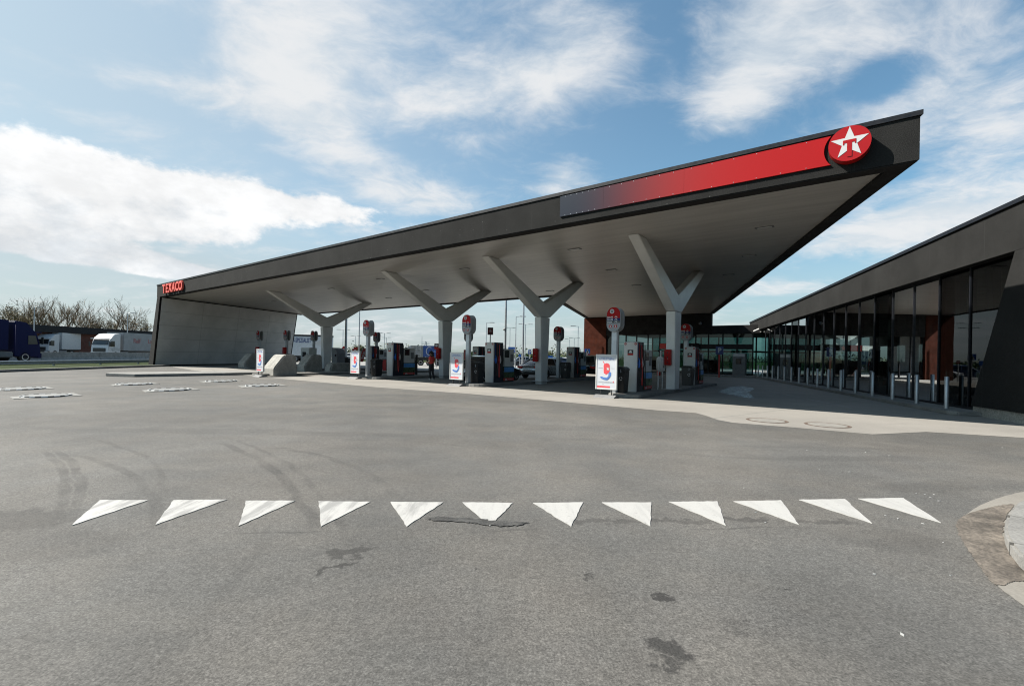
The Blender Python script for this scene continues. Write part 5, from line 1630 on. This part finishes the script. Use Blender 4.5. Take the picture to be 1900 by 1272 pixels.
t, w, zb, zt = roadsign(1021, 659.5, 665.5, 9, 58, bluem, 'blue lorry-side sign over the silver car roof')


def flag(px_, y0, y1, d, lean, lb):
    x, y, zt = atd(px_, y0, d); zb = atd(px_, y1, d)[2]
    t = thing('feather_flag', lb, 'flag', x, y, 0, 0, 'red feather flags at the roadside')
    mb = MB(); mb.tube([(-.3, 0, 0), (-.28, 0, zb), (-.18, 0, (zb + zt) / 2), (.05, 0, zt)], .03, 6); mb.build('pole', steel, t, None)
    h = zt - zb
    left = [(-.27, zb), (-.24, zb + .4 * h), (-.13, zb + .75 * h), (.08, zt)]
    right = [(.55, zt - .04 * h), (.42, zb + .75 * h), (.25, zb + .4 * h), (.10, zb)]
    mb = MB(); mb.prism(left + right, -.012, .012, 'y'); f = mb.build('cloth', redm, t, None)
    mb = MB()
    for k in range(4): mb.prism([(-.10 + .06 * k, zb + (.25 + .13 * k) * h), (.14 + .06 * k, zb + (.27 + .13 * k) * h), (.16 + .06 * k, zb + (.34 + .13 * k) * h), (-.08 + .06 * k, zb + (.32 + .13 * k) * h)], -.017, -.013, 'y')
    mb.build('pale_print', signwhite, None, ID).parent = f
flag(635.5, 642, 657, 62, 0, 'red feather flag left of the dark green mast')
flag(656, 644, 660, 58, 0, 'red feather flag directly above the stand by the pale sign post')
flag(672.5, 645.5, 671, 50, 0, 'tallest red feather flag, touching the pale sign post')

# ------------------------------------------------------------------ trees and hedges
def bare_tree(x, y, h, spread, seed, lb, leaf=0.0, group='bare trees behind the far building', m2=None):
    rr = random.Random(seed)
    t = thing('bare_tree', lb, 'tree', x, y, 0, 0, group)
    tr, cr, lf = MB(), MB(), MB()
    def seg(p, d, ln, r, lev):
        q = p
        pts = [p]
        for i in range(3):
            d = (d + Vector((rr.uniform(-.16, .16), rr.uniform(-.16, .16), rr.uniform(-.04, .12)))).normalized()
            q = q + d * (ln / 3); pts.append(q)
        (tr if lev < 2 else cr).tube(pts, max(r, .022), 5 if lev < 2 else 3, max(r * .55, .016))
        if lev >= 5:
            if leaf and rr.random() < leaf:
                for _ in range(3):
                    c = q + Vector((rr.uniform(-.3, .3), rr.uniform(-.3, .3), rr.uniform(-.3, .3))); s = rr.uniform(.06, .15)
                    a, b = Vector((rr.uniform(-1, 1), rr.uniform(-1, 1), rr.uniform(-1, 1))).normalized() * s, Vector((rr.uniform(-1, 1), rr.uniform(-1, 1), rr.uniform(-1, 1))).normalized() * s
                    lf.add([c - a, c - b, c + a, c + b], [(0, 1, 2, 3)])
            return
        nb = (5, 4, 3, 3, 3)[lev]
        a0 = rr.uniform(0, 6.28)
        for k in range(nb):
            a = a0 + 2 * math.pi * (k + rr.random() * .8) / nb
            sp = spread * rr.uniform(.6, 1.25)
            side = Vector((math.cos(a), math.sin(a), 0))
            nd = (d * (1 - .45 * sp) + side * sp + Vector((0, 0, .22))).normalized()
            st = pts[1 + (k % 3)] if lev else pts[2 + k % 2]
            seg(st, nd, ln * rr.uniform(.58, .78), r * .58, lev + 1)
    seg(Vector((0, 0, 0)), Vector((0, 0, 1)), h * .36, h * .016, 0)
    tr.build('trunk', bark, t, None)
    cr.build('crown', twigm, t, None)
    if leaf: lf.build('leaves', m2 or leafm, t, None)


for k, (px_, ytop, d, sp, leaf, lb) in enumerate((
        (12, 565, 104, .8, .9, 'bushy bare tree with brown buds at the left edge'), (45, 570, 110, .7, .35, 'bare tree behind the first lamp post, left side'),
        (66, 555, 112, .6, .1, 'bare tree just right of the first lamp post'), (88, 562, 108, .65, .2, 'bare tree left of the tallest one over the flat roof'),
        (118, 552, 110, .7, .1, 'tallest bare tree in the row over the flat roof'), (150, 564, 106, .75, .05, 'open leaning bare tree at the right end of the row'),
        (178, 590, 116, .8, .6, 'low bare bush at the end of the tree row'), (235, 569, 108, .75, .08, 'lone bare tree beside the second lamp post'),
        (215, 590, 118, .8, .6, 'low scrubby tree left of the lone bare tree'), (258, 592, 112, .8, .7, 'low budding tree close to the end wall'), (30, 582, 96, .9, .9, 'low brown-budded tree behind the blue lorry'))):
    x, y, z = atd(px_, ytop, d)
    bare_tree(x, y, z * 1.18, sp * .72, 20 + k, lb, leaf, m2=mat('budding_leaves', (0.13, 0.105, 0.040), .8, var=.4, vscale=1))


def leafy(name, x0, x1, y0, y1, zh, n, seed, m, s0=.12, s1=.3, power=1.0):
    rr = random.Random(seed); mb = MB()
    lumps = [(rr.uniform(x0, x1), rr.uniform(y0, y1), rr.uniform(.55, 1.0) * zh, rr.uniform(.25, .6) * zh) for _ in range(max(6, int((x1 - x0) / 1.2)))]
    for _ in range(n):
        lx, ly, lz, lr = rr.choice(lumps)
        v = Vector((rr.gauss(0, 1), rr.gauss(0, 1), rr.gauss(0, 1))).normalized() * lr * rr.uniform(.5, 1.0)
        c = Vector((lx + v.x * 1.4, ly + v.y, max(.05, lz * .6 + v.z * .9)))
        s = rr.uniform(s0, s1)
        a = Vector((rr.uniform(-1, 1), rr.uniform(-1, 1), rr.uniform(-1, 1))).normalized() * s
        b = Vector((rr.uniform(-1, 1), rr.uniform(-1, 1), rr.uniform(-1, 1))).normalized() * s
        mb.add([c - a, c - b, c + a, c + b], [(0, 1, 2, 3)])
    return mb


def hedge(px0, px1, d, zh, n, seed, lb, m=None):
    xa, xb = atd(px0, 660, d)[0], atd(px1, 660, d)[0]
    t = thing('hedge', lb, 'hedge', (xa + xb) / 2, d, 0, 0, 'hedges behind the station')
    mb = leafy('hedge', xa, xb, d - 1.2, d + 1.2, zh, n, seed, hedgem)
    mb.build('foliage', m or hedgem, t)
    mb = MB()
    rr = random.Random(seed)
    for k in range(int((xb - xa) / 1.5)): mb.tube([(xa + 1.5 * k + rr.uniform(-.3, .3), d, 0), (xa + 1.5 * k, d + rr.uniform(-.3, .3), zh * .8)], .04, 4)
    mb.build('stems', bark, t)
hedge(936, 1000, 90, 2.0, 3800, 41, 'green hedge between the masts left of the silver car')
hedge(1000, 1100, 110, 2.4, 3600, 42, 'long hedge behind the parked cars up to the rust-coloured wall')
hedge(672, 800, 125, 2.6, 3600, 43, 'hedge behind the transporter and the white cars')
hedge(860, 938, 120, 2.4, 2600, 44, 'hedge seen between the pumps beside the camera mast')
hedge(560, 700, 118, 2.2, 2600, 45, 'hedge beyond the feather flags')
for px_, ytop, d, sp, lb in ((664, 635, 88, .9, 'round budding tree behind the feather flags'), (702, 645, 105, .9, 'small greenish tree right of the pale sign post'), (760, 648, 100, .9, 'small olive tree left of the transporter'), (1020, 650, 120, .8, 'small tree behind the silver car'), (1080, 652, 125, .7, 'dark upright tree left of the blue square sign')):
    x, y, z = atd(px_, ytop, d)
    bare_tree(x, y, z, sp, int(px_), lb, .9, 'small trees behind the station', mat('olive_leaves', (0.085, 0.095, 0.035), .8, var=.4, vscale=1))
# far line of woods
rr = random.Random(9); mb = MB()
for k in range(9000):
    xx = rr.uniform(-260, 420); dd = 420 + rr.uniform(-15, 15)
    hh = 5.5 + 2.5 * math.sin(xx * .045) + 1.5 * math.sin(xx * .17 + 1)
    c = Vector((xx, dd, abs(rr.gauss(0, .5)) * hh)); s = rr.uniform(.5, 1.3)
    a = Vector((rr.uniform(-1, 1), rr.uniform(-1, 1), rr.uniform(-1, 1))).normalized() * s
    b = Vector((rr.uniform(-1, 1), rr.uniform(-1, 1), rr.uniform(-1, 1))).normalized() * s
    mb.add([c - a, c - b, c + a, c + b], [(0, 1, 2, 3)])
o = mb.build('far_treeline', mat('far_woods', (0.10, 0.11, 0.075), .9, var=.3, vscale=.3)); o['kind'] = 'stuff'
# pale concrete road behind and its grass strip
g = MB(); g.sheet([(-33, 56), (-12, 48), cpt(19, 30), (30, 62), (60, 76), (-34, 82)], 0.010)
struct('rear_road', g, concrete_mat('rear_concrete', (0.20, 0.195, 0.185)))

# ------------------------------------------------------------------ the person
def skin(name, verts, edges, radii, m, parent, root=0, sub=1, fr=None):
    me = bpy.data.meshes.new(name)
    me.from_pydata([tuple(v) for v in verts], edges, [])
    o = bpy.data.objects.new(name, me)
    col.objects.link(o)
    md = o.modifiers.new('skin', 'SKIN'); md.use_smooth_shade = True
    sv = me.skin_vertices[0].data
    for i, r in enumerate(radii):
        sv[i].radius = (r, r) if not isinstance(r, tuple) else r
        sv[i].use_root = (i == root)
    s = o.modifiers.new('sub', 'SUBSURF'); s.levels = sub; s.render_levels = sub
    dg = bpy.context.evaluated_depsgraph_get()
    nm = bpy.data.meshes.new_from_object(o.evaluated_get(dg))
    bpy.data.objects.remove(o)
    nm.name = name
    nm.materials.clear()
    for q in (m if isinstance(m, list) else [m]): nm.materials.append(q)
    n = bpy.data.objects.new(name, nm)
    col.objects.link(n)
    n.parent = parent
    return n


skinm = mat('skin', (0.42, 0.24, 0.16), .5, var=.06, vscale=8)
shirt = mat('red_shirt', (0.50, 0.045, 0.035), .8, var=.12, vscale=5)
trous = mat('black_trousers', (0.012, 0.012, 0.014), .8, var=.2, vscale=6)
hairm = mat('dark_hair', (0.014, 0.010, 0.008), .6, var=.3, vscale=30, bump=.8, bscale=50)
shoem = mat('white_shoes', (0.55, 0.54, 0.52), .5, var=.1)
x, y = gp(800, 705.5)
per = thing('person', 'person with curly dark hair, red top and black trousers looking at a phone', 'person', x, y, 0.006, R(150))
# faces +x of its own frame (towards the left of the picture); y is its left
H = [Vector(v) for v in [
    (0, 0, .90), (0.00, 0, 1.02), (-.01, 0, 1.18), (0, 0, 1.32), (.015, 0, 1.41), (.045, 0, 1.48), (.06, 0, 1.55), (.055, 0, 1.61),
    (.0, .085, .86), (.05, .09, .48), (-.02, .09, .10), (.09, .095, .045), (0, -.085, .86), (-.02, -.09, .48), (-.14, -.09, .12), (-.03, -.095, .045),
    (-.01, .155, 1.34), (-.02, .20, 1.09), (.17, .16, 1.02), (.26, .13, 1.06), (-.01, -.155, 1.34), (-.05, -.20, 1.09), (.16, -.13, 1.12), (.25, -.08, 1.18)]]
E = [(0, 1), (1, 2), (2, 3), (3, 4), (4, 5), (5, 6), (6, 7), (0, 8), (8, 9), (9, 10), (10, 11), (0, 12), (12, 13), (13, 14), (14, 15), (3, 16), (16, 17), (17, 18), (18, 19), (3, 20), (20, 21), (21, 22), (22, 23)]
Rd = [(.15, .19), (.13, .16), (.14, .18), (.12, .17), .06, .075, .095, .08, .11, .072, .048, .045, .11, .072, .048, .045, .065, .048, .036, .028, .065, .048, .036, .028]
body = skin('body', H, E, Rd, [skinm, shirt, trous, shoem], per, 0, 2)
for pl_ in body.data.polygons:
    c = pl_.center
    if c.z < .085: pl_.material_index = 3
    elif c.z < .98: pl_.material_index = 2 if abs(c.x) < .2 or c.z < .9 else 0
    elif c.z < 1.40 and math.hypot(c.x, 0) < .13 and abs(c.y) < .19: pl_.material_index = 1
    elif 1.16 < c.z < 1.40: pl_.material_index = 1
    pl_.use_smooth = True
for s, base in ((1, H[19]), (-1, H[23])):
    for k in range(4):
        off = Vector((0.03, 0, .022 - .015 * k))
        ln = (.068, .075, .072, .058)[k]
        a = base + off; b = a + Vector((ln * .5, -s * .012, .004)); c = b + Vector((ln * .3, -s * .03, .004)); d = c + Vector((ln * .02, -s * .022, 0))
        skin('finger', [base, a, b, c, d], [(0, 1), (1, 2), (2, 3), (3, 4)], [.012, .009, .0085, .008, .007], skinm, per, 0, 1)
    a = base + Vector((.012, -s * .012, .025)); skin('thumb', [base, a, a + Vector((.03, -s * .018, .018)), a + Vector((.05, -s * .022, .02))], [(0, 1), (1, 2), (2, 3)], [.012, .010, .009, .008], skinm, per, 0, 1)
rr = random.Random(4)
mb = MB()
for _ in range(70):
    th, ph = rr.uniform(0, 6.28), rr.uniform(-1.1, 1.45)
    v = Vector((math.cos(th) * math.cos(ph), math.sin(th) * math.cos(ph), math.sin(ph)))
    if v.x > .45 and v.z < .55: continue
    c = Vector((.035, 0, 1.53)) + Vector((v.x * .125 - .03, v.y * .13, v.z * .13 - (.05 if v.x < .1 else 0)))
    r_ = rr.uniform(.035, .055); n = 6
    mb.loft([[(c.x + r_ * s_ * math.cos(2 * math.pi * k / n), c.y + r_ * s_ * math.sin(2 * math.pi * k / n), c.z + r_ * z_) for k in range(n)] for s_, z_ in ((.2, -1), (.8, -.6), (1, 0), (.8, .6), (.2, 1))])
mb.build('hair', hairm, per, None, smooth=True)
mb = MB(); mb.tube([(.115, -.018, 1.535), (.155, 0, 1.51), (.125, 0, 1.50)], .013, 6); mb.build('nose', skinm, per, None, smooth=True)
mb = MB()
for s in (1, -1):
    mb.lathe([(.002, 1.548), (.011, 1.552), (.011, 1.560), (.002, 1.565)], 8, .138, s * .032)
mb.build('eyes', hairm, per, None)
mb = MB(); mb.box(.128, .142, -.024, .024, 1.468, 1.478); mb.build('mouth', mat('lips', (.35, .10, .09), .5), per, None)
x2 = WM[per.name] @ Vector((.30, .03, 1.12))
ph = thing('phone', 'phone held out in front of the person in the red top', 'phone', x2.x, x2.y, x2.z, R(150))
mb = MB(); mb.box(-.006, .006, -.037, .037, -.07, .07); mb.build('case', blackm, ph, None, bevel=.003)
mb = MB(); mb.box(-.0085, -.0065, -.033, .033, -.062, .062); mb.build('screen', screenm, ph, None)
